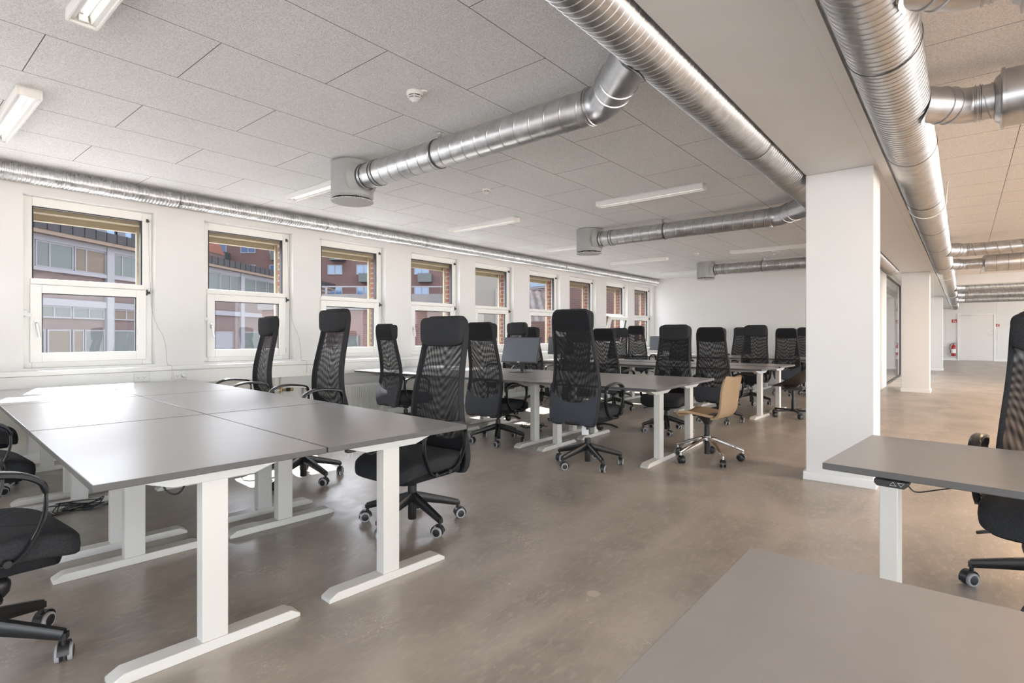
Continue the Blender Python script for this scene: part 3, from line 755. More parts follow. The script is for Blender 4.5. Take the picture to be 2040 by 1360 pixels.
g.grid(lambda u, v: (ta+(tb-ta)*u, .02*math.sin(u*23+v*7)+.02*math.sin(v*17+u*5), tz0+(tz1-tz0)*v), 16, 16, thick=.006)
tp = g.build('white_tarpaulin', M['ext_sheet']); tp.matrix_world = fg.m
tag(tp, 'crumpled white sheet hanging outside the sixth window', 'tarpaulin')
f = MB(); f.bx(ta-.04, ta, -.02, .02, -3.5, tz1+.02); f.bx(tb, tb+.04, -.02, .02, -3.5, tz1+.02); f.bx(ta, tb, -.02, .02, tz1, tz1+.03); f.build('hanging_frame', M['ext_white'], tp, smooth=False)

# ------------------------------------------------------------------ ducts
def spiral_duct(mb, axis, a0, a1, c, r, pitch, ridge=.004, wid=.18, n=40, dark=False):
    """round duct along x or y from a0 to a1 with a helical ridge"""
    prof = [(0, 0), (1-wid, 0), (1-wid*.66, ridge), (1-wid*.33, ridge)]
    turns = int(abs(a1-a0)/pitch); sg = 1 if a1 > a0 else -1
    rows = []
    for t in range(turns+1):
        for q, h in prof: rows.append((t+q, h))
    vs_ = []
    for q, h in rows:
        for j in range(n):
            th = 2*PI*j/n; s = min(max((q+j/n-1), 0), turns)*pitch
            rr = r+h
            p = a0+sg*s
            if axis == 'y': vs_.append((c[0]+rr*math.cos(th), p, c[1]+rr*math.sin(th)))
            else: vs_.append((p, c[0]+rr*math.cos(th), c[1]+rr*math.sin(th)))
    m = len(rows); k = len(prof); fs_ = []
    for i in range(m-1):
        for j in range(n-1): fs_.append((i*n+j, i*n+j+1, (i+1)*n+j+1, (i+1)*n+j))
        if i+k+1 < m: fs_.append((i*n+n-1, (i+k)*n, (i+k+1)*n, (i+1)*n+n-1))
    mb.add(vs_, fs_)
    if dark:                                   # the lock seam shows as a thin dark line
        base = len(mb.m)-len(fs_); q = base
        for i in range(m-1):
            cnt = (n-1)+(1 if i+k+1 < m else 0)
            if i % k == 3:
                for z in range(cnt): mb.m[q+z] = 1
            q += cnt
ZD = 2.525
def bands(parent, axis, ps, c, r, name='seam_band', w=.005, mat='seam'):
    for p in ps:
        f = MB()
        prof = [(r, -w/2), (r+.003, -w/2), (r+.003, w/2), (r, w/2)]
        f.lathe(prof, (p, c[0], c[1]) if axis == 'x' else (c[0], p, c[1]), 32, axis)
        f.build(name, M[mat], parent)

# foil duct along the window wall
root = empty('foil_air_duct', (0, 0, 0)); tag(root, 'crinkled silver foil duct running above the windows', 'air duct', )
f = MB(); spiral_duct(f, 'y', YF+.01, YB-.10, (XW+.135, 2.593), .070, .030, ridge=.008, wid=.6, n=24)
f.move(lambda p: p+Vector((.0016*math.sin(p.y*61), 0, .0016*math.sin(p.y*47)))); f.build('duct_tube', M['duct_wall'], root)
for y in (.6, 2.2, 3.9, 5.6, 7.7, 9.4, 11.6, 13.4): 
    f = MB(); f.lathe([(.077, -.008), (.080, -.008), (.080, .008), (.077, .008)], (XW+.135, y, 2.593), 24, 'y'); f.build('hanging_strap', M['steel'], root)

# main duct on the left of the beam
XM, RM = -1.125, .128
root = empty('main_air_duct'); tag(root, 'large galvanised spiral duct hugging the window side of the beam', 'air duct', 'main spiral ducts')
f = MB(); spiral_duct(f, 'y', YF+.01, 13.6, (XM, ZD), RM, .044, ridge=.003, n=44); f.build('duct_tube', M['duct'], root, angle=14)
f = MB(); f.lathe([(0.001, 0), (RM+.006, 0), (RM+.006, -.03), (RM, -.03)], (XM, 13.6, ZD), 40, 'y'); f.build('end_cap', M['duct_fit'], root)
bands(root, 'y', (1.0, 4.0, 7.0, 10.0, 13.0), (XM, ZD), RM+.003, w=.005)
# main duct on the aisle side
XS, RS = -.285, .146
root = empty('main_air_duct'); tag(root, 'large galvanised spiral duct on the aisle side of the beam', 'air duct', 'main spiral ducts')
f = MB(); spiral_duct(f, 'y', YF+.01, YE-.1, (XS, 2.505), RS, .048, ridge=.0028, wid=.22, n=44, dark=True); f.build('duct_tube', [M['duct'], M['seam']], root, angle=14)
bands(root, 'y', (3.0, 4.75, 6.5, 8.2, 9.9, 12.6), (XS, 2.505), RS+.003, w=.006)
for y in (6.9, 14.9, 22.0, 28.0):
    f = MB(); pts = [(-.50, y, 2.47)]+[(XS+(RS+.012)*math.cos(t), y+.02, 2.505+(RS+.012)*math.sin(t)) for t in [R(q) for q in range(200, 372, 12)]]+[(XS+.17, y+.02, ZC)]
    f.tube(pts, .006, 8); f.build('hanging_wire', M['plastic_white'], root)

def elbow_branch(parent, x_main, r_main, y_tap, z, y_run, sx, r, n=30, bend=.17):
    """45 degree tap off the main, bend and a short straight; returns x where the straight run begins"""
    dy = y_run-y_tap
    xs = x_main+sx*(r_main*.55); p0 = Vector((xs, y_tap, z)); p1 = Vector((xs+sx*dy, y_run, z))
    pts = [p0, p0.lerp(p1, .35)]
    d45 = (p1-p0).normalized(); dx_ = Vector((sx, 0, 0))
    a = p1-d45*bend*.45; b = p1+dx_*bend*.45
    for k in range(6):
        t = k/5; pts.append(a*(1-t)**2+p1*2*t*(1-t)+b*t*t)
    f = MB(); f.tube(pts, r+.002, n); f.build('elbow', M['duct_fit'], parent)
    # raised rings on the elbow
    for (p, d) in ((p0.lerp(p1, .50), d45), (p0.lerp(p1, .68), d45), (b, dx_), (b+dx_*.02, dx_)):
        f = MB(); f.tube([p-d*.005, p-d*.002, p+d*.002, p+d*.005], [r+.002, r+.008, r+.008, r+.002], n); f.build('elbow_rib', M['duct_fit'], parent)
    # saddle collar
    f = MB()
    ring = []
    for k in range(36):
        t = 2*PI*k/36; ring.append(t)
    def col(u, v):
        t = 2*PI*u; side = Vector((-d45.y, d45.x, 0))
        off = side*math.cos(t)*(r+.002+.018*v)+Vector((0, 0, 1))*math.sin(t)*(r+.002+.016*v)
        base = p0+off
        hh = max(-.999, min(.999, (base.z-z)/(r_main+.006)))
        xx = x_main+sx*(r_main+.0035)*math.sqrt(1-hh*hh)
        tt = (xx-base.x)/d45.x
        return base+d45*tt
    f.grid(col, 40, 2); f.build('saddle_collar', M['duct_fit'], parent)
    return b.x

def ceiling_diffuser(x, y, label, dia=.36):
    root = empty('air_diffuser', (x, y, 0)); r = dia/2
    f = MB(); f.lathe([(r, ZC-.015), (r, 2.375), (r-.012, 2.36), (r-.012, 2.40), (.001, 2.40)], (0, 0, 0), 48); f.build('diffuser_drum', M['diffuser_grey'], root)
    f = MB(); f.lathe([(r-.03, ZC), (r-.03, ZC-.015), (r+.004, ZC-.016), (r+.004, ZC-.022), (r, ZC-.022)], (0, 0, 0), 48); f.build('top_flange', M['steel'], root)
    f = MB(); f.lathe([(.001, 2.325), (r*.5, 2.326), (r-.02, 2.33), (r+.002, 2.338), (r+.002, 2.344), (r-.03, 2.346), (.001, 2.346)], (0, 0, 0), 48); pl = f.build('perforated_plate', M['perf'], root)
    f = MB()
    for k in range(3): t = 2*PI*k/3; f.bx(r*.6*math.cos(t)-.01, r*.6*math.cos(t)+.01, r*.6*math.sin(t)-.01, r*.6*math.sin(t)+.01, 2.345, 2.40)
    f.build('plate_bracket', M['black_slot'], pl, smooth=False)
    f = MB(); f.lathe([(.16, 0), (.150, .02), (.125, .035), (.112, .06)], (r-.045, 0, ZD-.005), 36, 'x'); f.build('duct_collar', M['diffuser_grey'], root)
    return tag(root, label, 'air diffuser', 'round ceiling air diffusers')
m, nt, b = new_mat('perforated_plate'); M['perf'] = m
tc = N(nt, 'ShaderNodeTexCoord'); sx_ = N(nt, 'ShaderNodeSeparateXYZ'); nt.links.new(tc.outputs['Object'], sx_.inputs[0])
k = 2*PI/.012
pv = mathn(nt, 'MULTIPLY', mathn(nt, 'SINE', mathn(nt, 'MULTIPLY', sx_.outputs[0], k)), mathn(nt, 'SINE', mathn(nt, 'MULTIPLY', sx_.outputs[1], k)))
nt.links.new(mixc(nt, mathn(nt, 'GREATER_THAN', pv, .35), (0.62, 0.62, 0.61), (0.12, 0.12, 0.12)), b.inputs['Base Color']); b.inputs['Roughness'].default_value = .5

XD = -4.14; RB = .104
for i, (y, nm) in enumerate(((2.80, 'nearest'), (6.74, 'middle'), (11.35, 'farthest'))):
    root = empty('branch_air_duct'); tag(root, 'galvanised branch duct from the beam to the %s ceiling diffuser' % nm, 'air duct', 'branch ducts')
    xb = elbow_branch(root, XM, RM, y-.42, ZD, y, -1, RB)
    f = MB(); spiral_duct(f, 'x', xb, XD+.16, (y, ZD), RB, .118, ridge=.0022, wid=.10, n=36, dark=True); f.build('duct_tube', [M['duct'], M['seam']], root, angle=14)
    bands(root, 'x', (xb-.02, -3.02 if i != 1 else -2.98, -3.03 if i != 1 else -2.99, XD+.36, XD+.40, XD+.24), (y, ZD), RB+.002, w=.006)
    f = MB(); f.bx(-3.035, -3.005, y-.004, y+.004, ZD+RB, ZC); f.bx(-3.04, -3.0, y-.02, y+.02, ZC-.006, ZC); f.build('hanger', M['steel'], root, smooth=False)
    ceiling_diffuser(XD, y, 'grey drum shaped ceiling diffuser, %s of the three' % nm)

# branches on the aisle side
def silencer(parent, x0, x1, y, z, r):
    f = MB(); f.lathe([(RB, x0-.03), (RB+.015, x0-.025), (r-.02, x0-.005), (r+.008, x0), (r+.008, x0+.014), (r, x0+.016), (r, x1-.016), (r+.006, x1-.014), (r+.006, x1), (RB, x1+.01)], (0, y, z), 40, 'x')
    s = f.build('silencer', M['duct_fit'], parent)
    for k in range(1, int((x1-x0)/.16)):
        g = MB(); g.lathe([(r, -.002), (r+.003, -.002), (r+.003, .002), (r, .002)], (x0+k*.16, y, z), 36, 'x'); g.build('silencer_seam', M['seam'], s)
nmS = ['galvanised branch with a fat silencer at the top edge of the picture', 'galvanised branch with a fat silencer nearest the camera pillar', 'plain galvanised branch first of the pair before the cross beam',
       'galvanised branch with a short silencer before the cross beam', 'first low galvanised branch behind the cross beam', 'second low galvanised branch behind the cross beam', 'last low galvanised branch before the end wall']
for i, (y, r, s) in enumerate(((2.66, .10, 1), (4.10, .10, 1), (11.0, .105, 0), (13.2, .10, 2), (19.6, .115, 0), (23.0, .12, 0), (26.3, .12, 0))):
    root = empty('aisle_branch_duct'); tag(root, nmS[i], 'air duct', 'aisle branch ducts')
    xb = elbow_branch(root, XS, RS, y-.21, 2.49, y, 1, r-.005, bend=.11)
    x1 = XR-.1
    if s == 1:
        f = MB(); spiral_duct(f, 'x', xb-.02, xb+.10, (y, 2.49), r-.005, .118, ridge=.002, wid=.05, n=32); f.build('duct_tube', M['duct_fit'], root, angle=14)
        bands(root, 'x', (xb+.03, xb+.07), (y, 2.49), r-.003, mat='duct_fit')
        silencer(root, xb+.11, xb+1.15, y, 2.49, .155); xs_ = xb+1.15
    elif s == 2:
        f = MB(); spiral_duct(f, 'x', xb, xb+.24, (y, 2.49), r-.005, .118, ridge=.002, wid=.05, n=32); f.build('duct_tube', M['duct_fit'], root, angle=14)
        silencer(root, xb+.25, xb+1.15, y, 2.49, .16); xs_ = xb+1.15
    else: xs_ = xb
    f = MB(); spiral_duct(f, 'x', xs_, x1, (y, 2.49), r-.005, .14, ridge=.003, wid=.10, n=32, dark=True); f.build('duct_tube', [M['duct'], M['seam']], root, angle=14)

# ------------------------------------------------------------------ ceiling things
def ceiling_light(x, y, label, warm=False, on=True, glow=None):
    root = empty('ceiling_light', (x, y, ZC)); L = 1.22; W = .125; T = .058
    f = MB(); f.bx(-L/2, L/2, -W/2, -W/2+.012, -T, -.004); f.bx(-L/2, L/2, W/2-.012, W/2, -T, -.004); f.bx(-L/2, -L/2+.012, -W/2+.012, W/2-.012, -T, -.004); f.bx(L/2-.012, L/2, -W/2+.012, W/2-.012, -T, -.004)
    f.bx(-L/2, L/2, -W/2, W/2, -.010, 0); f.build('housing', M['lamp_white'], root, bevel=.002)
    f = MB()
    for a, b_ in ((-W/2+.012, -.022), (.022, W/2-.012)): f.prism([(a, -.012), (b_, -.012), (b_+(-.010 if a < 0 else 0), -T+.012), (a+(0 if a < 0 else .010), -T+.012)], -L/2+.012, L/2-.012, 'yz')
    f.build('reflector', M['lamp_white'], root, smooth=False)
    f = MB(); f.cyl((-L/2+.03, 0, -.030), (L/2-.03, 0, -.030), .008, n=10); f.build('tube', M['tube_warm_fill' if warm else 'tube'], root)
    for a in (-L/2+.012, L/2-.03):
        f = MB(); f.bx(a, a+.018, -.018, .018, -.045, -.015); f.build('tube_holder', M['lamp_white'], root, smooth=False)
    if warm or glow:
        ld = bpy.data.lights.new('warm_lamp_glow', 'AREA'); ld.shape = 'RECTANGLE'; ld.size = 1.15; ld.size_y = .09; ld.energy = glow or 27; ld.color = (1.0, .66, .38) if warm else (1, .98, .95)  # area light added under the tube as fill
        lo = bpy.data.objects.new('warm_lamp_glow', ld); C.objects.link(lo); lo.parent = root; lo.location = (0, 0, -.062)
    return tag(root, label, 'ceiling light', 'warm aisle ceiling lights' if warm else 'fluorescent ceiling lights')
rows = ((.69, 'in the row nearest the camera'), (3.03, 'in the second row beside the nearest diffuser'), (5.43, 'third row'), (7.75, 'in the fourth row just past the middle diffuser'), (10.05, 'in the fifth row'), (12.5, 'in the last row before the back wall'))
for y, t in rows:
    ceiling_light(-5.02, y, 'long white ceiling light, window side, %s' % t)
    if y not in (3.03, 7.75, 12.5): ceiling_light(-2.60, y, 'long white ceiling light, beam side, %s' % t)
for x, y, t in ((1.4, 15.4, 'just before the cross beam'), (1.4, 11.8, 'added unseen, third from the cross beam end'), (1.4, 8.0, 'added unseen halfway down'), (1.5, 5.2, 'added unseen beside the near pillar'), (1.5, 2.6, 'added unseen above the desk with the switch')):
    ceiling_light(x, y, 'warm lit ceiling light over the aisle, %s' % t, warm=True)  # all but the one before the cross beam are added unseen for warmth

for y in (16.2, 18.6): ceiling_light(-2.8, y, 'added fill ceiling light inside the glazed meeting room, %s one' % ('nearer' if y < 17 else 'farther'), glow=45)  # lamps added to brighten the room behind the partition

def smoke_detector(x, y, label, small=False):
    root = empty('smoke_detector', (x, y, ZC)); k = .8 if small else 1.0
    f = MB(); f.lathe([(.001, 0), (.052*k, 0), (.054*k, -.012*k), (.050*k, -.022*k), (.044*k, -.026*k)], (0, 0, 0), 32); f.build('base', M['plastic_white'], root)
    f = MB(); f.lathe([(.043*k, -.024*k), (.040*k, -.034*k), (.001, -.034*k)], (0, 0, 0), 32); f.lathe([(.036*k, -.034*k), (.034*k, -.044*k), (.001, -.044*k)], (0, 0, 0), 32); f.build('vent_slot', M['black_slot'], root)
    f = MB(); f.lathe([(.044*k, -.031*k), (.046*k, -.033*k), (.043*k, -.038*k), (.030*k, -.038*k)], (0, 0, 0), 32); f.lathe([(.040*k, -.043*k), (.036*k, -.048*k), (.020*k, -.056*k), (.016*k, -.064*k), (.001, -.066*k)], (0, 0, 0), 32)
    for q in range(6): t = 2*PI*q/6+.2; f.bx(.040*k*math.cos(t)-.003, .040*k*math.cos(t)+.003, .040*k*math.sin(t)-.003, .040*k*math.sin(t)+.003, -.048*k, -.022*k)
    f.build('cap', M['plastic_white'], root)
    if not small:
        f = MB(); f.lathe([(.001, -.012), (.024, -.010), (.026, 0)], (.052, .030, 0), 20); f.build('side_boss', M['plastic_white'], root)
    return tag(root, label, 'smoke detector', 'ceiling smoke detectors')
smoke_detector(-2.64, 2.24, 'round white slotted smoke detector nearest the camera')
smoke_detector(-3.82, 4.20, 'small white smoke detector past the nearest branch duct', True)
smoke_detector(-3.80, 9.95, 'small white smoke detector above the farthest diffuser', True)
smoke_detector(-2.62, 10.6, 'white smoke detector near the farthest branch duct')

# ------------------------------------------------------------------ wall things
def radiator(y0, y1, label):
    root = empty('radiator', (XW+.03, 0, 0))
    f = MB(); n = int((y1-y0)/.033); dy = (y1-y0)/n
    zs = [.14, .16, .47, .49]
    def prof(u, v):
        j = u*n*4; k = int(round(j)) % 4; y = y0+u*(y1-y0)
        z = .14+v*.345
        d = (.0, .014, .014, .0)[k]
        if v < .04 or v > .96: d = 0
        return (.075+d, y, z)
    f.grid(prof, n*4, 24, thick=.012); f.build('radiator_panel', M['radiator'], root, smooth=False)
    f = MB(); f.bx(.02, .075, y0, y1, .484, .50); f.bx(.02, .08, y0-.004, y0, .14, .50); f.bx(.02, .08, y1, y1+.004, .14, .50); f.build('top_grille', M['radiator'], root, smooth=False)
    f = MB(); f.bx(.0, .03, y0+.1, y0+.13, .15, .48); f.bx(.0, .03, y1-.13, y1-.1, .15, .48); f.build('wall_bracket', M['steel'], root, smooth=False)
    f = MB(); f.tube([(.045, y1+.004, .44), (.045, y1+.05, .44), (.04, y1+.06, .46), (.04, y1+.06, .65)], .009, 10); f.build('pipe', M['pipe_paint'], root)
    f = MB(); f.cyl((.045, y1+.02, .44), (.045, y1+.055, .44), .016, n=12); f.cyl((.045, y1+.04, .44), (.085, y1+.04, .44), .014, n=12); f.build('valve', M['black_plastic'], root)
    return tag(root, label, 'radiator', 'wall radiators')
radiator(3.66, 4.76, 'white ribbed radiator behind the tall chair, below the third window')
radiator(6.55, 7.85, 'white ribbed radiator below the fifth window')
radiator(9.5, 10.8, 'white ribbed radiator below the seventh window')
root = empty('heating_pipe', (XW, 0, 0)); tag(root, 'painted heating pipe with a brass valve beside the second window', 'pipe')
f = MB(); f.tube([(.03, 3.37, .65), (.03, 3.37, .10)], .011, 12); f.tube([(.03, 3.37, .49), (.03, 3.12, .485), (.03, 3.05, .47), (.03, 3.05, .10)], .011, 12); f.build('pipe_run', M['pipe_paint'], root)
f = MB(); f.cyl((.03, 3.37, .46), (.03, 3.37, .52), .017, n=12); f.cyl((.03, 3.38, .49), (.03, 3.43, .49), .012, n=12); f.build('valve_body', M['brass'], root)
f = MB(); f.lathe([(.012, 0), (.022, .01), (.024, .05), (.016, .06)], (.03, 3.43, .49), 16, 'y'); f.build('valve_head', M['black_plastic'], root)
f = MB(); f.lathe([(.016, 0), (.020, .012), (.019, .035), (.001, .04)], (.03, 3.49, .49), 16, 'y'); f.build('valve_cap', M['brass'], root)

def outlet(y, label, plug=False):
    root = empty('power_outlet', (XW+.125, y, .740))
    f = MB(); f.bx(0, .008, -.065, .065, -.042, .042); f.build('face_plate', M['plastic_white'], root, bevel=.003)
    for k, dy in enumerate((-.028, .026)):
        if plug and k == 1: continue
        f = MB(); f.lathe([(.021, .008), (.021, .0095), (.018, .0098), (.001, .0098)], (0, dy, 0), 24, 'x'); s = f.build('socket', M['trim_white'], root)
        f = MB()
        for a, b_ in ((-.009, .003), (.009, .003), (0, -.010)): f.cyl((.0098, dy+a, b_), (.0106, dy+a, b_), .0032, n=8)
        f.build('socket_hole', M['black_slot'], s)
    if plug:
        f = MB(); f.lathe([(.021, .008), (.022, .03), (.016, .045), (.001, .047)], (0, .026, 0), 20, 'x'); p = f.build('plug', M['plastic_white'], root)
        f = MB(); f.tube(smooth_path([(.035, .03, -.012), (.04, .045, -.03), (.03, .055, -.08), (.02, .058, -.16)], 4), .004, 8); f.build('plug_lead', M['plastic_white'], p)
    return tag(root, label, 'power outlet', 'double power outlets')
outlet(1.855, 'white double power outlet under the first window')
outlet(2.21, 'white double power outlet with a white plug in it', True)
outlet(5.3, 'white double power outlet under the fourth window')

root = empty('fire_extinguisher', (-.34, YE-.12, .2)); tag(root, 'red fire extinguisher hanging beside the white door', 'fire extinguisher')
f = MB(); f.lathe([(.001, 0), (.075, 0), (.082, .02), (.082, .42), (.06, .50), (.028, .53), (.028, .555), (.001, .556)], (0, 0, 0), 28); f.build('cylinder', M['red'], root)
f = MB(); f.lathe([(.0832, .14), (.0835, .145), (.0835, .33), (.0832, .335)], (0, 0, 0), 28); f.build('label_sticker', M['paper'], root)
f = MB(); f.cyl((0, 0, .555), (0, 0, .585), .02, n=12); f.bx(-.012, .085, -.012, .012, .585, .597); f.bx(-.012, .075, -.012, .012, .61, .62); f.build('valve_handle', M['black_plastic'], root)
f = MB(); f.tube(smooth_path([(-.01, 0, .58), (-.07, -.01, .57), (-.12, -.01, .50), (-.125, -.02, .30), (-.10, -.03, .14)], 5), .011, 8); f.build('hose', M['black_plastic'], root)
f = MB(); f.bx(-.09, .09, .084, .12, .22, .26); f.bx(-.03, .03, .08, .12, .10, .40); f.build('wall_hook', M['steel'], root, smooth=False)
root = empty('fire_sign', (-.315, YE-.006, 1.84)); tag(root, 'red rectangular fire sign with a white extinguisher and flame', 'sign')
f = MB(); f.bx(-.095, .095, -.004, .006, -.075, .075); f.build('sign_plate', M['red_sign'], root, smooth=False)
f = MB(); f.bx(-.03, .0, -.007, -.004, -.05, .025); f.bx(-.024, -.006, -.007, -.004, .025, .04); f.bx(-.028, .012, -.007, -.004, .04, .05)
f.prism([(.03, -.05), (.065, -.05), (.075, -.015), (.055, .03), (.05, .0), (.038, .015), (.028, -.02)], -.007, -.004, 'xz'); f.build('sign_symbol', M['paper'], root, smooth=False)
root = empty('fire_alarm_sign', (1.205, YE-.02, 1.62)); tag(root, 'small square red alarm point with a white centre right of the door', 'alarm point')
f = MB(); f.bx(-.06, .06, -.02, .02, -.048, .048); f.build('alarm_case', M['red_sign'], root, bevel=.003)
f = MB(); f.cyl((0, -.024, 0), (0, -.02, 0), .026, n=20); f.build('alarm_button', M['paper'], root)
f = MB(); f.bx(1.19, 1.25, YE-.012, YE, 1.05, 1.15); tag(f.build('light_switch', M['plastic_white'], bevel=.002), 'small white light switch right of the door', 'light switch')

# ------------------------------------------------------------------ desks
DW, DD = 1.395, .775
def make_desk(h=.705, w=DW, dd=DD):
    root = empty('sit_stand_desk')
    f = MB(); f.bx(-w/2, w/2, -dd/2, dd/2, h-.024, h); f.mi = 0
    f.m = [1, 0, 1, 1, 1, 1]
    f.build('desktop', [M['laminate'], M['edge']], root, bevel=.0025)
    f = MB(); f.bx(-w/2+.17, w/2-.17, -.09, -.05, h-.065, h-.026); f.bx(-w/2+.17, w/2-.17, .05, .09, h-.065, h-.026); f.build('crossbar', M['desk_white'], root, bevel=.003)
    for sx in (-1, 1):
        x = sx*(w/2-.14)
        g = MB(); g.bx(x-.030, x+.030, -.045, .045, .035, h-.07)
        leg = g.build('leg', M['desk_white'], root, bevel=.003)
        g = MB(); g.prism([(-.27, h-.024), (-.275, h-.034), (-.14, h-.078), (.14, h-.078), (.275, h-.034), (.27, h-.024)], x-.033, x+.033, 'yz'); g.build('bracket', M['desk_white'], leg, bevel=.002)
        g = MB(); g.prism([(-.325, .0), (-.325, .016), (-.285, .038), (.285, .038), (.325, .016), (.325, .0)], x-.038, x+.038, 'yz'); ft = g.build('foot', M['desk_white'], leg, bevel=.003)
    return root
desk0 = make_desk(); used = [False]
def place_desk(x, y, rz, label, group):
    o = desk0 if not used[0] else copy_tree(desk0)
    used[0] = True
    o.location = (x, y, 0); o.rotation_euler = (0, 0, rz)
    return tag(o, label, 'desk', group)
def cluster(x0, y0, rz, gapx, gapy, nm, group, dy=0):
    """x0,y0 = corner at the aisle end, nearest the camera; rows run towards the windows"""
    ux = Vector((math.cos(rz), math.sin(rz), 0)); uy = Vector((-math.sin(rz), math.cos(rz), 0))
    for r_ in range(2):
        for c_ in range(3):
            p = Vector((x0, y0, 0))-ux*(DW/2+c_*(DW+gapx))+uy*(DD/2+r_*(DD+gapy))
            lab = 'grey desk in the %s, %s row, at the %s' % (nm, ('camera side', 'far side')[r_], ('aisle end', 'middle', 'window end')[c_])
            place_desk(p.x, p.y, rz, lab, group)
cluster(-2.055, .468, R(-3.0), .012, .006, 'nearest desk block', 'desks of the nearest block')
cluster(-2.015, 4.365, R(1.8), .008, .006, 'second desk block', 'desks of the second block')
cluster(-2.10, 7.83, R(-2.0), .010, .10, 'third desk block', 'desks of the third block')
cluster(-2.10, 11.66, R(0.0), .010, .02, 'farthest desk block', 'desks of the farthest block')
dR = place_desk(-.362+DW/2, 2.165+.40, R(-5.0), 'grey desk beside the near pillar, black up and down switch under its edge', 'desks on the aisle side')
dF = place_desk(-.357+DW/2, 1.243-.385, R(0.0), 'grey desk in the bottom right corner of the picture, nearest of all', 'desks on the aisle side')
# hand switch of the desk by the pillar
hs = MB(); hs.prism([(-.048, .0), (-.048, -.012), (-.040, -.022), (.036, -.022), (.046, -.012), (.048, 0)], -.022, .035, 'xz'); hs.v = [(p[0], p[1], p[2]) for p in hs.v]
ho = hs.build('hand_switch', M['black_plastic'], dR, bevel=.002); ho.location = (-DW/2+.21, -DD/2+.004, .680)
f = MB()
for s_, x in ((1, .006), (-1, .028)):
    t = [(x-.009, -.014 if s_ > 0 else -.003), (x+.009, -.014 if s_ > 0 else -.003), (x, -.002 if s_ > 0 else -.015)]
    f.tube([(a, -.0225, b_) for a, b_ in t], .0008, 6, closed=True)
f.build('arrow_marks', M['plastic_white'], ho)
f = MB(); f.tube(smooth_path([(.045, .0, -.012), (.065, .01, -.030), (.12, .02, -.014), (.18, .06, .0)], 5), .0022, 8); f.build('switch_cable', M['cable'], ho)
f = MB(); f.tube(smooth_path([(.30, -.30, .680), (.42, -.30, .655), (.6, -.28, .655), (.72, -.25, .68)], 5), .003, 8); o_ = f.build('cable', M['cable'], dR); o_.location = (-.35, 0, 0)

# ------------------------------------------------------------------ high-backed mesh task chair
S0 = .47
BP = [(-.15, -.262, .196), (-.09, -.264, .222), (.02, -.248, .232), (.15, -.216, .227), (.30, -.214, .213), (.45, -.238, .198), (.60, -.270, .188), (.72, -.292, .184), (.825, -.300, .176)]
def bprof(z):
    """backrest (y, half width) at height z above the seat"""
    z = max(BP[0][0], min(BP[-1][0], z))
    for i in range(len(BP)-1):
        if z <= BP[i+1][0]: break
    p = [BP[max(i-1, 0)], BP[i], BP[i+1], BP[min(i+2, len(BP)-1)]]
    t = (z-p[1][0])/(p[2][0]-p[1][0])
    def cr(a, b, c, d): return .5*(2*b+(c-a)*t+(2*a-5*b+4*c-d)*t*t+(3*b-a-3*c+d)*t**3)
    return cr(*[q[1] for q in p]), cr(*[q[2] for q in p])

def caster(parent, loc, grey=True, rot=0.0):
    f = MB()
    for s in (-1, 1):
        f.mi = 0; f.lathe([(.001, s*.006), (.029, s*.006), (.031, s*.010), (.031, s*.022), (.029, s*.025)], (0, -.014, .031), 20, 'x')
        f.mi = 1 if grey else 0; f.lathe([(.0312, s*.012), (.0312, s*.022), (.029, s*.0255), (.022, s*.026)], (0, -.014, .031), 20, 'x')
        f.mi = 0; f.lathe([(.022, s*.0262), (.015, s*.028), (.001, s*.0275)], (0, -.014, .031), 20, 'x')
    f.mi = 0; f.cyl((0, 0, .045), (0, 0, .098), .009, n=10)
    def hood(u, v):
        t = R(-20+200*u); return (-.017+.034*v, -.014-.036*math.cos(t), .033+.036*math.sin(t))
    f.grid(hood, 10, 2, thick=.003)
    c = f.build('caster', [M['black_plastic'], M['caster_grey'] if grey else M['black_plastic']], parent)
    c.location = loc; c.rotation_euler = (0, 0, rot)
    return c

def star_base(root, mat, rad=.295, hub_z=.172, tip_z=.100, w0=.042, w1=.030, t0=.058, t1=.036, grey=True, col=True):
    for k in range(5):
        a = 2*PI*k/5
        f = MB(); pts = []; ws = []; ts = []
        for q in range(7):
            t = q/6; r = .02+(rad-.02)*t; pts.append((0, r, hub_z+(tip_z-hub_z)*t+.002*math.sin(PI*t))); ws.append(w0+(w1-w0)*t); ts.append(t0+(t1-t0)*t)
        f.rail(pts, ws, ts, (1, 0, 0)); f.bx(-w1*.42, w1*.42, rad-.012, rad+.012, .085, tip_z+.008)
        leg = f.build('base_leg', mat, root); leg.rotation_euler = (0, 0, a); leg['low'] = 1
        caster(leg, (0, rad, 0), grey, random.uniform(-2.5, 2.5))
    f = MB(); f.lathe([(.001, .035), (.024, .035), (.026, .040), (.026, .14), (.036, .15), (.036, .19), (.027, .20), (.027, .245), (.001, .246)], (0, 0, 0), 20)
    h = f.build('column', M['black_plastic'], root); h['low'] = 1

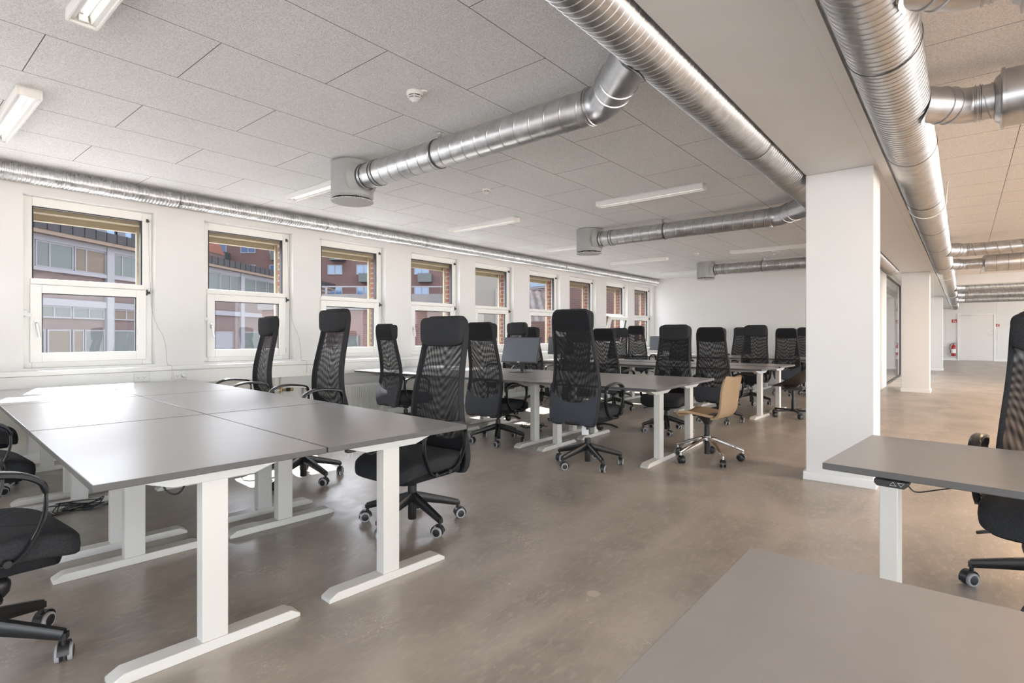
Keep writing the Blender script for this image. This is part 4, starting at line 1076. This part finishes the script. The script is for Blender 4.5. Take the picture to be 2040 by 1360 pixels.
def make_task_chair():
    root = empty('office_chair'); S = S0
    star_base(root, M['black_plastic'])
    f = MB(); f.cyl((0, 0, .235), (0, 0, S-.17), .014, n=14); f.build('gas_lift', M['black_plastic'], root)
    f = MB(); f.bx(-.075, .075, -.13, .11, S-.185, S-.125); f.prism([(-.30, S-.155), (-.30, S-.10), (-.13, S-.12), (-.13, S-.17)], -.07, .07, 'yz')
    f.lathe([(.001, 0), (.03, .0), (.05, .03), (.001, .031)], (0, 0, S-.21), 16)
    f.build('tilt_mechanism', M['black_plastic'], root, bevel=.008)
    f = MB(); f.lathe([(.001, 0), (.018, .003), (.030, .018), (.034, .04), (.033, .055), (.022, .068), (.001, .07)], (.085, .075, S-.245), 18); f.build('tension_knob', M['black_plastic'], root)
    f = MB(); f.rail(smooth_path([(.07, .02, S-.16), (.16, .025, S-.172), (.22, .03, S-.178), (.275, .035, S-.196)], 4), [.016]*6+[.020, .026, .034, .040, .040, .036, .026], [.012]*13, (0, 1, 0)); f.build('tilt_lever', M['black_plastic'], root)
    # seat
    f = MB(); f.blob((0, .025, S-.052), .256, .262, .054, .42, .36, 40, 14)
    def curl(p):
        y = max(0, p.y-.10); x = p.x/.256
        p.z -= 1.3*y*y+.010*(1-x*x)*(1 if p.y < .15 else .3); p.z += .012*max(0, -p.y-.08)
        return p
    f.move(curl); f.build('seat', M['dark_fabric'], root)
    f = MB(); f.blob((0, .0, S-.108), .238, .236, .038, .5, .36, 36, 10); f.move(lambda p: Vector((p.x, p.y, p.z-1.2*max(0, p.y-.10)**2))); f.build('seat_pan', M['black_fabric'], root)
    # back frame
    zt = .825; rc = .055; pts = []
    zs = [-.15+.06*k for k in range(16)]
    L = [(-bprof(z)[1], z) for z in zs if z < zt-rc]
    arc = [(-(bprof(zt)[1]-rc)-rc*math.cos(t), zt-rc+rc*math.sin(t)) for t in [R(q) for q in (0, 22, 45, 68, 90)]]
    half = [(-.12, -.153)]+L+arc
    full = half+[(0, zt)]+[(-x, z) for x, z in reversed(half)]
    path = [(x*.985, bprof(z)[0], S+z) for x, z in full]
    f = MB(); f.rail(smooth_path(path, 2), .046, .020, (0, 1, 0)); f.build('back_frame', M['dark_fabric'], root)
    hw = lambda z: bprof(z)[1]-.006-(max(0, z-.77)**2*8 if z > .77 else 0)
    def surf(z0, z1, off, bow, wid=1.0):
        def fn(u, v):
            z = z0+(z1-z0)*v; xn = 2*u-1; y, _ = bprof(z)
            return (xn*hw(z)*wid, y+off+bow*(1-xn*xn), S+z)
        return fn
    uvr = lambda z0, z1: (lambda u, v: ((2*u-1)*.205, z0+(z1-z0)*v))
    f = MB(); f.grid(surf(-.13, .70, .016, -.020), 14, 26, uvfn=uvr(-.13, .70)); f.build('front_mesh', M['mesh_front'], root, fix=False)
    f = MB(); f.grid(surf(.0, .67, -.018, -.012), 14, 22, uvfn=lambda u, v: ((2*u-1)*.205, .67*v+.010*math.cos((2*u-1)*2.6)+.006*math.cos(v*7)*(2*u-1)**2)); f.build('rear_mesh', M['mesh_rear'], root, fix=False)
    def low(u, v):
        xn = 2*u-1; zt_ = .035+.085*abs(xn)**2.2; z = -.148+(zt_+.148)*v; y, w = bprof(z)
        return (xn*(w-.002), y-.024-.020*(1-xn*xn)*(1-abs(2*v-1)**3*.6), S+z)
    f = MB(); f.grid(low, 20, 14, thick=.012); f.build('lower_back_panel', M['panel_fabric'], root)
    def head(u, v):
        xn = 2*u-1; z = .655+.166*v; y, w = bprof(z); ww = w-.010-(.02*max(0, (z-.78)/.04)**2 if z > .78 else 0)
        return (xn*ww, y-.021-.004*(1-xn*xn), S+z)
    f = MB(); f.grid(head, 14, 8, thick=.014); f.build('head_panel', M['black_fabric'], root)
    y, w = bprof(.735)
    f = MB(); f.blob((0, y+.052, S+.735), .186, .040, .094, .40, .30, 40, 18)
    f.move(lambda p: Vector((p.x, p.y-.030*(p.x/.18)**2*.5+.010*math.cos(p.z*3), p.z-.006*math.cos(p.x*9)))); f.build('headrest', M['dark_fabric'], root)
    # armrests
    for s in (-1, 1):
        x = s*.272
        pad = smooth_path([(x, -.185, S+.130), (x, -.165, S+.170), (x, -.09, S+.186), (x, .01, S+.193), (x, .09, S+.180), (x, .142, S+.148), (x, .158, S+.108)], 4)
        n = len(pad); f = MB()
        f.rail(pad, [.030+.016*math.sin(PI*i/(n-1))**.5 for i in range(n)], [.014+.008*math.sin(PI*i/(n-1))**.5 for i in range(n)], (1, 0, 0))
        arm = f.build('armrest', M['gloss_black'], root)
        st = smooth_path([(x, .156, S+.113), (x, .156, S+.05), (x*.985, .135, S-.02), (x*.97, .095, S-.085), (x*.96, .05, S-.105), (x*.96, -.06, S-.095), (x*.97, -.13, S-.065), (x*.985, -.178, S+.02), (x, -.190, S+.10), (x, -.186, S+.135)], 4)
        f = MB(); f.rail(st, .028, .010, (1, 0, 0)); f.build('arm_strut', M['gloss_black'], arm)
        f = MB()
        for yy in (.06, -.05): f.cyl((s*.235, yy, S-.100), (s*.278, yy, S-.100), .012, n=12)
        f.build('arm_bolt', M['black_plastic'], arm)
    return root

chair0 = make_task_chair(); cused = [False]
KIDS = {}
def dup_chair(src):
    c = src.copy(); C.objects.link(c)
    for ch in [k for k in bpy.data.objects if k.parent is src]:
        d = ch.copy(); C.objects.link(d); d.parent = c
        for g in [k for k in bpy.data.objects if k.parent is ch]:
            e = g.copy(); C.objects.link(e); e.parent = d
    return c
def place_chair(x, y, face, dz, brot, label, group):
    o = dup_chair(chair0)
    o.location = (x, y, 0); o.rotation_euler = (0, 0, R(face))
    for ch in [k for k in bpy.data.objects if k.parent is o]:
        if ch.get('low'):
            ch.rotation_euler.z += R(brot)
            for g in [k for k in bpy.data.objects if k.parent is ch]: g.rotation_euler.z += random.uniform(-1.5, 1.5)
            del ch['low']
        else: ch.location.z += dz
    return tag(o, label, 'office chair', group)
ARM = {0: .022, 1: .02, 22: .052}
GA, GB, GC, GD = 'chairs around the nearest desk block', 'chairs around the second desk block', 'chairs around the third desk block', 'chairs around the farthest desk block'
CH = [
 (-2.64, .238, 4, .035, 20, 'black mesh office chair cut by the left edge, nearest of the three', GA),
 (-4.22, .375, 2, .03, 60, 'black mesh office chair at the left edge, middle of the three there', GA),
 (-5.62, .52, -6, .015, 5, 'black mesh office chair at the left edge, closest to the windows', GA),
 (-2.62, 2.20, 182, -.012, 0, 'low black mesh office chair at the far right corner of the nearest desks', GA),
 (-4.09, 2.31, 178, .085, 30, 'raised black mesh office chair in front of the third window', GA),
 (-5.48, 2.42, 172, .055, 0, 'black mesh office chair in front of the second window', GA),
 (-5.36, 4.40, -6, .0, 10, 'black mesh office chair seen from behind in front of the fourth window', GB),
 (-3.93, 4.51, 2, .0, 0, 'black mesh office chair seen from behind, left of the tilted monitor', GB),
 (-2.60, 4.21, 4, .085, 0, 'tallest black mesh office chair, seen from behind, paper tag under its seat', GB),
 (-5.36, 6.32, 178, .065, 0, 'black mesh office chair facing us directly behind the tilted monitor', GB),
 (-4.22, 6.33, 183, .0, 10, 'black mesh office chair mostly hidden behind the tallest chair with the paper tag', GB),
 (-2.76, 6.27, 184, -.003, 0, 'black mesh office chair with a thick headrest facing us, left behind the tan chair', GB),
 (-5.58, 7.55, -8, .005, 0, 'black mesh office chair seen from behind, right of the tilted monitor', GC),
 (-4.22, 7.60, -2, -.03, 0, 'black mesh office chair seen from behind, right beside the tallest chair', GC),
 (-2.55, 7.47, 0, -.03, 30, 'black mesh office chair seen from behind, just behind the tan chair', GC),
 (-5.55, 9.95, 180, .02, 0, 'chair whose headrest peeks over the one right beside the tallest chair', GC),
 (-4.22, 10.0, 180, .045, 0, 'black mesh office chair almost hidden behind the one with the thick headrest', GC),
 (-2.78, 9.76, 181, .045, 0, 'black mesh office chair facing us at the far aisle corner of the third desks', GC),
 (-5.58, 11.32, 2, .075, 0, 'black mesh office chair seen from behind in front of the last window', GD),
 (-2.60, 11.65, 0, .0, 10, 'black mesh office chair seen from behind, behind the dark bucket chair', GD),
 (-4.12, 13.44, 180, .06, 0, 'left one of two black mesh office chairs against the back wall', GD),
 (-2.72, 13.44, 180, .045, 0, 'black mesh office chair against the back wall, cut by the near pillar', GD),
 (.325, 3.31, 172, -.02, 0, 'black mesh office chair at the right edge behind the desk with the switch', None),
]
# base rotations: angle of one leg measured from each chair's own forward direction, read off the photograph
BASE = {0: (-2.44, .52), 3: (-2.32, 2.16), 4: (-4.0, 2.66), 7: (-4.08, 4.30), 8: (-2.34, 4.04), 11: (-2.99, 6.03), 14: (-2.23, 7.6), 17: (-2.66, 9.44), 19: (-2.55, 11.35), 10: (-4.45, 6.33), 2: (-5.27, .74), 22: (.09, 3.33)}
for i, (x, y, fc_, dz, br_, lab, grp) in enumerate(CH):
    if i in BASE:
        bx_, by_ = BASE[i]; br_ = math.degrees(math.atan2(-(bx_-x), by_-y))-fc_
    o = place_chair(x, y, fc_, dz, br_, lab, grp)
    if i in ARM:
        for ch in [k for k in bpy.data.objects if k.parent is o and k.name.startswith('armrest')]: ch.location.z += ARM[i]
for ch in [k for k in bpy.data.objects if k.parent is chair0]:
    for g in [k for k in bpy.data.objects if k.parent is ch]: bpy.data.objects.remove(g)
    bpy.data.objects.remove(ch)
bpy.data.objects.remove(chair0)
f = MB(); f.bx(-.032, .032, -.001, .001, -.14, 0); f.add([(-.002, 0, 0), (.002, 0, 0), (0, 0, .05)], [(0, 1, 2)])
o = f.build('paper_tag', M['paper'], smooth=False); o.location = (-2.672, 4.285, .392); o.rotation_euler = (0, 0, R(30))
tag(o, 'white paper tag dangling under the tallest chair', 'tag')

# ------------------------------------------------------------------ tan shell chair with chrome base
root = empty('shell_chair', (-1.85, 5.11, 0), R(88))
tag(root, 'tan upholstered shell chair on a chrome star base beside the second desk block', 'office chair')
def bezier_profile(pts): return smooth_path([(0, a, b) for a, b in pts], 5)
pr = bezier_profile([(.225, .405), (.205, .440), (.12, .452), (.0, .440), (-.10, .428), (-.175, .440), (-.215, .500), (-.228, .60), (-.240, .70), (-.262, .795)])
npf = len(pr)
def shell(u, v):
    i = v*(npf-1); k = min(int(i), npf-2); p = pr[k].lerp(pr[k+1], i-k); xn = 2*u-1
    s = v; w = .205-.020*abs(math.sin(PI*min(1, s*1.15)))**2
    if s < .14: w *= math.sqrt(max(0, 1-((.14-s)/.14)**2))*.35+.65
    if s > .90: w *= math.sqrt(max(0, 1-((s-.90)/.10)**2))*.22+.78
    lift = .035*abs(xn)**3
    if s < .5: return (xn*w, p.y, p.z+lift*(1 if s > .1 else s*10)*.5)
    return (xn*w, p.y+lift, p.z-.012*abs(xn)**4)
f = MB(); f.grid(shell, 20, npf-1, thick=-.022); f.build('shell_seat', M['tan_fabric'], root)
f = MB(); f.lathe([(.001, .335), (.030, .335), (.045, .36), (.10, .415), (.115, .432), (.001, .433)], (0, 0, 0), 24); f.bx(-.10, .10, -.10, .10, .415, .436); f.build('seat_mount', M['black_plastic'], root)
f = MB(); f.cyl((0, 0, .215), (0, 0, .335), .026, n=18); f.cyl((0, 0, .335), (0, 0, .345), .018, n=14); f.cyl((0, 0, .055), (0, 0, .20), .026, n=18); f.build('column', M['gloss_black'], root)
br_ = math.degrees(math.atan2(-(-1.62+1.85), 4.88-5.11))-88
for k in range(5):
    a = 2*PI*k/5+R(br_)
    f = MB(); f.rail([(0, .015, .205), (0, .06, .200), (0, .18, .155), (0, .30, .105), (0, .318, .098)], [.048, .040, .032, .026, .024], [.030, .028, .026, .024, .022], (1, 0, 0)); f.cyl((0, .312, .070), (0, .312, .10), .011, n=12)
    leg = f.build('base_leg', M['chrome'], root); leg.rotation_euler = (0, 0, a)
    caster(leg, (0, .312, -.008+.008), False, random.uniform(-2, 2))
f = MB(); f.cyl((0, 0, .185), (0, 0, .222), .034, n=20); f.build('hub', M['chrome'], root)

# black bucket chair half hidden behind the pillar
root = empty('bucket_chair', (-1.88, 8.62, 0), R(96))
tag(root, 'dark brown bucket shell swivel chair half hidden by the near pillar', 'office chair')
def bucket(u, v):
    t = 2*PI*u; r = v
    x = .29*r*math.cos(t); y = .27*r*math.sin(t)+.0
    k = .5-.5*math.sin(t)
    z = .425+.015*r*r+.40*k**1.25*r**2.0-.012*(1-k)*r
    y -= .10*k*r*r
    return (x, y, z)
f = MB(); f.grid(bucket, 40, 14, thick=.010); f.build('bucket_seat', M['brown_shell'], root)
f = MB(); f.bx(-.12, .12, -.13, .13, .385, .410); f.bx(-.26, .0, .06, .09, .375, .395); f.build('seat_mount', M['black_plastic'], root, bevel=.004)
f = MB(); f.lathe([(.020, .39), (.020, .24), (.026, .24), (.026, .115), (.045, .095), (.045, .075), (.001, .075)], (0, 0, 0), 18); f.build('column', M['black_plastic'], root)
for k in range(5):
    a = 2*PI*k/5+R(40)
    f = MB(); f.rail([(0, .03, .095), (0, .15, .090), (0, .30, .082)], [.055, .045, .036], [.030, .026, .022], (1, 0, 0)); leg = f.build('base_leg', M['black_plastic'], root); leg.rotation_euler = (0, 0, a)
    c_ = caster(leg, (0, .288, 0), False, random.uniform(-2, 2))

# ------------------------------------------------------------------ monitors
def monitor(x, y, rz, tilt, z, label, w=.545, h=.325, lift=.115, dark=False):
    root = empty('monitor', (x, y, z), rz)
    f = MB(); f.prism([(-.12, -.09), (.12, -.09), (.12, .09), (-.12, .09)], 0, .006); f.build('stand_foot', M['monitor_dark'], root, bevel=.002)
    f = MB(); f.bx(-.021, .021, .018, .036, .006, lift+.16); f.build('stand_post', M['monitor_dark'], root, bevel=.003)
    def tl(mb): return mb.move(lambda p: Matrix.Rotation(-tilt, 3, 'X') @ p+Vector((0, .0, lift+h/2)))
    f = MB(); f.bx(-w/2, w/2, -.012, .010, -h/2, h/2); f.bx(-.12, .12, .010, .030, -.09, .09); cs = tl(f).build('monitor_case', M['monitor_dark'], root, bevel=.002)
    f = MB(); f.bx(-w/2+.006, w/2-.006, -.0135, -.012, -h/2+.014, h/2-.006); tl(f).build('screen', M['monitor_dark' if dark else 'monitor_grey'], cs, smooth=False)
    f = MB(); f.bx(-.018, .018, -.0140, -.012, -h/2+.002, -h/2+.012); tl(f).build('maker_badge', M['paper'], cs, smooth=False)
    f = MB(); f.tube(smooth_path([(.0, .03, lift+.08), (.03, .05, lift+.03), (.02, .05, .06), (.03, .06, .01)], 4), .004, 8); f.build('lead', M['cable'], root)
    return tag(root, label, 'monitor')
monitor(-4.24, 5.30, R(2), R(16), .705, 'tilted grey screened monitor on the second desk block')
monitor(-5.60, 8.15, R(0), R(4), .705, 'dark monitor partly hidden left of the tallest chair', dark=True)
monitor(-5.40, 11.95, R(0), R(4), .705, 'grey screened monitor on the farthest desk block before the back wall', lift=.12)

# ------------------------------------------------------------------ cables and small things
def cable_thing(pts, label, r=.003, mat='cable', cat='cable', name='cable', k=5):
    f = MB(); f.tube(smooth_path(pts, k), r, 8); return tag(f.build(name, M[mat]), label, cat)
cable_thing([(-2.28, .72, .665), (-2.30, .74, .60), (-2.29, .755, .575), (-2.26, .775, .575), (-2.24, .79, .61), (-2.23, .79, .668)], 'black cable loop hanging under the front edge of the nearest desk', .0035)
root = empty('power_plug', (-2.13, 1.43, .66)); tag(root, 'black plug hanging by its cable under the nearest desk block', 'plug')
f = MB(); f.bx(-.015, .015, -.022, .022, -.022, .002); f.build('plug_body', M['black_plastic'], root, bevel=.004)
f = MB(); f.cyl((0, -.010, -.042), (0, -.010, -.02), .0025, n=8); f.cyl((0, .010, -.042), (0, .010, -.02), .0025, n=8); f.build('plug_pin', M['steel'], root)
f = MB(); f.tube(smooth_path([(0, .02, -.005), (.0, .07, -.03), (0, .12, -.05), (0, .17, -.02), (0, .19, .01)], 5), .003, 8); f.build('lead', M['cable'], root)
random.seed(11)
def tangle(cx, cy, z0, z1, rx, ry, n, label, r=.0035):
    f = MB()
    for q in range(n):
        pts = []
        a = random.uniform(0, 6.28)
        for i in range(9):
            pts.append((cx+rx*random.uniform(-1, 1), cy+ry*random.uniform(-1, 1), max(r+.001, z0+(z1-z0)*random.random()**1.4)))
        f.tube(smooth_path(pts, 5), r, 6)
    return tag(f.build('cable_tangle', M['cable']), label, 'cables')
tangle(-4.55, .95, .004, .05, .10, .16, 3, 'tangle of black cables on the floor beneath the nearest desk block')
tangle(-3.75, 5.35, .36, .66, .14, .18, 5, 'tangle of black cables hanging under the second desk block')
tangle(-4.1, 5.35, .004, .09, .16, .12, 3, 'loose black cables on the floor below the second desk block')
tangle(-5.1, 12.0, .71, .80, .10, .12, 3, 'small coil of black cable lying beside the far monitor')
cable_thing([(-3.35, 8.35, .64), (-3.30, 8.45, .50), (-3.2, 8.5, .30), (-3.22, 8.5, .12)], 'single black cable hanging below the third desk block')
cable_thing([(-2.24, 11.9, .65), (-2.1, 12.0, .45), (-2.2, 12.1, .25), (-2.0, 12.0, .05)], 'thin dark cable hanging at the end of the farthest desk block', .0025)
f = MB(); f.bx(-.10, .10, -.08, .08, 0, .06); o = f.build('cream_box', M['radiator'], bevel=.004); o.location = (-3.45, 12.0, .705); tag(o, 'small cream box lying on the farthest desk block', 'box')
bpy.context.view_layer.update()
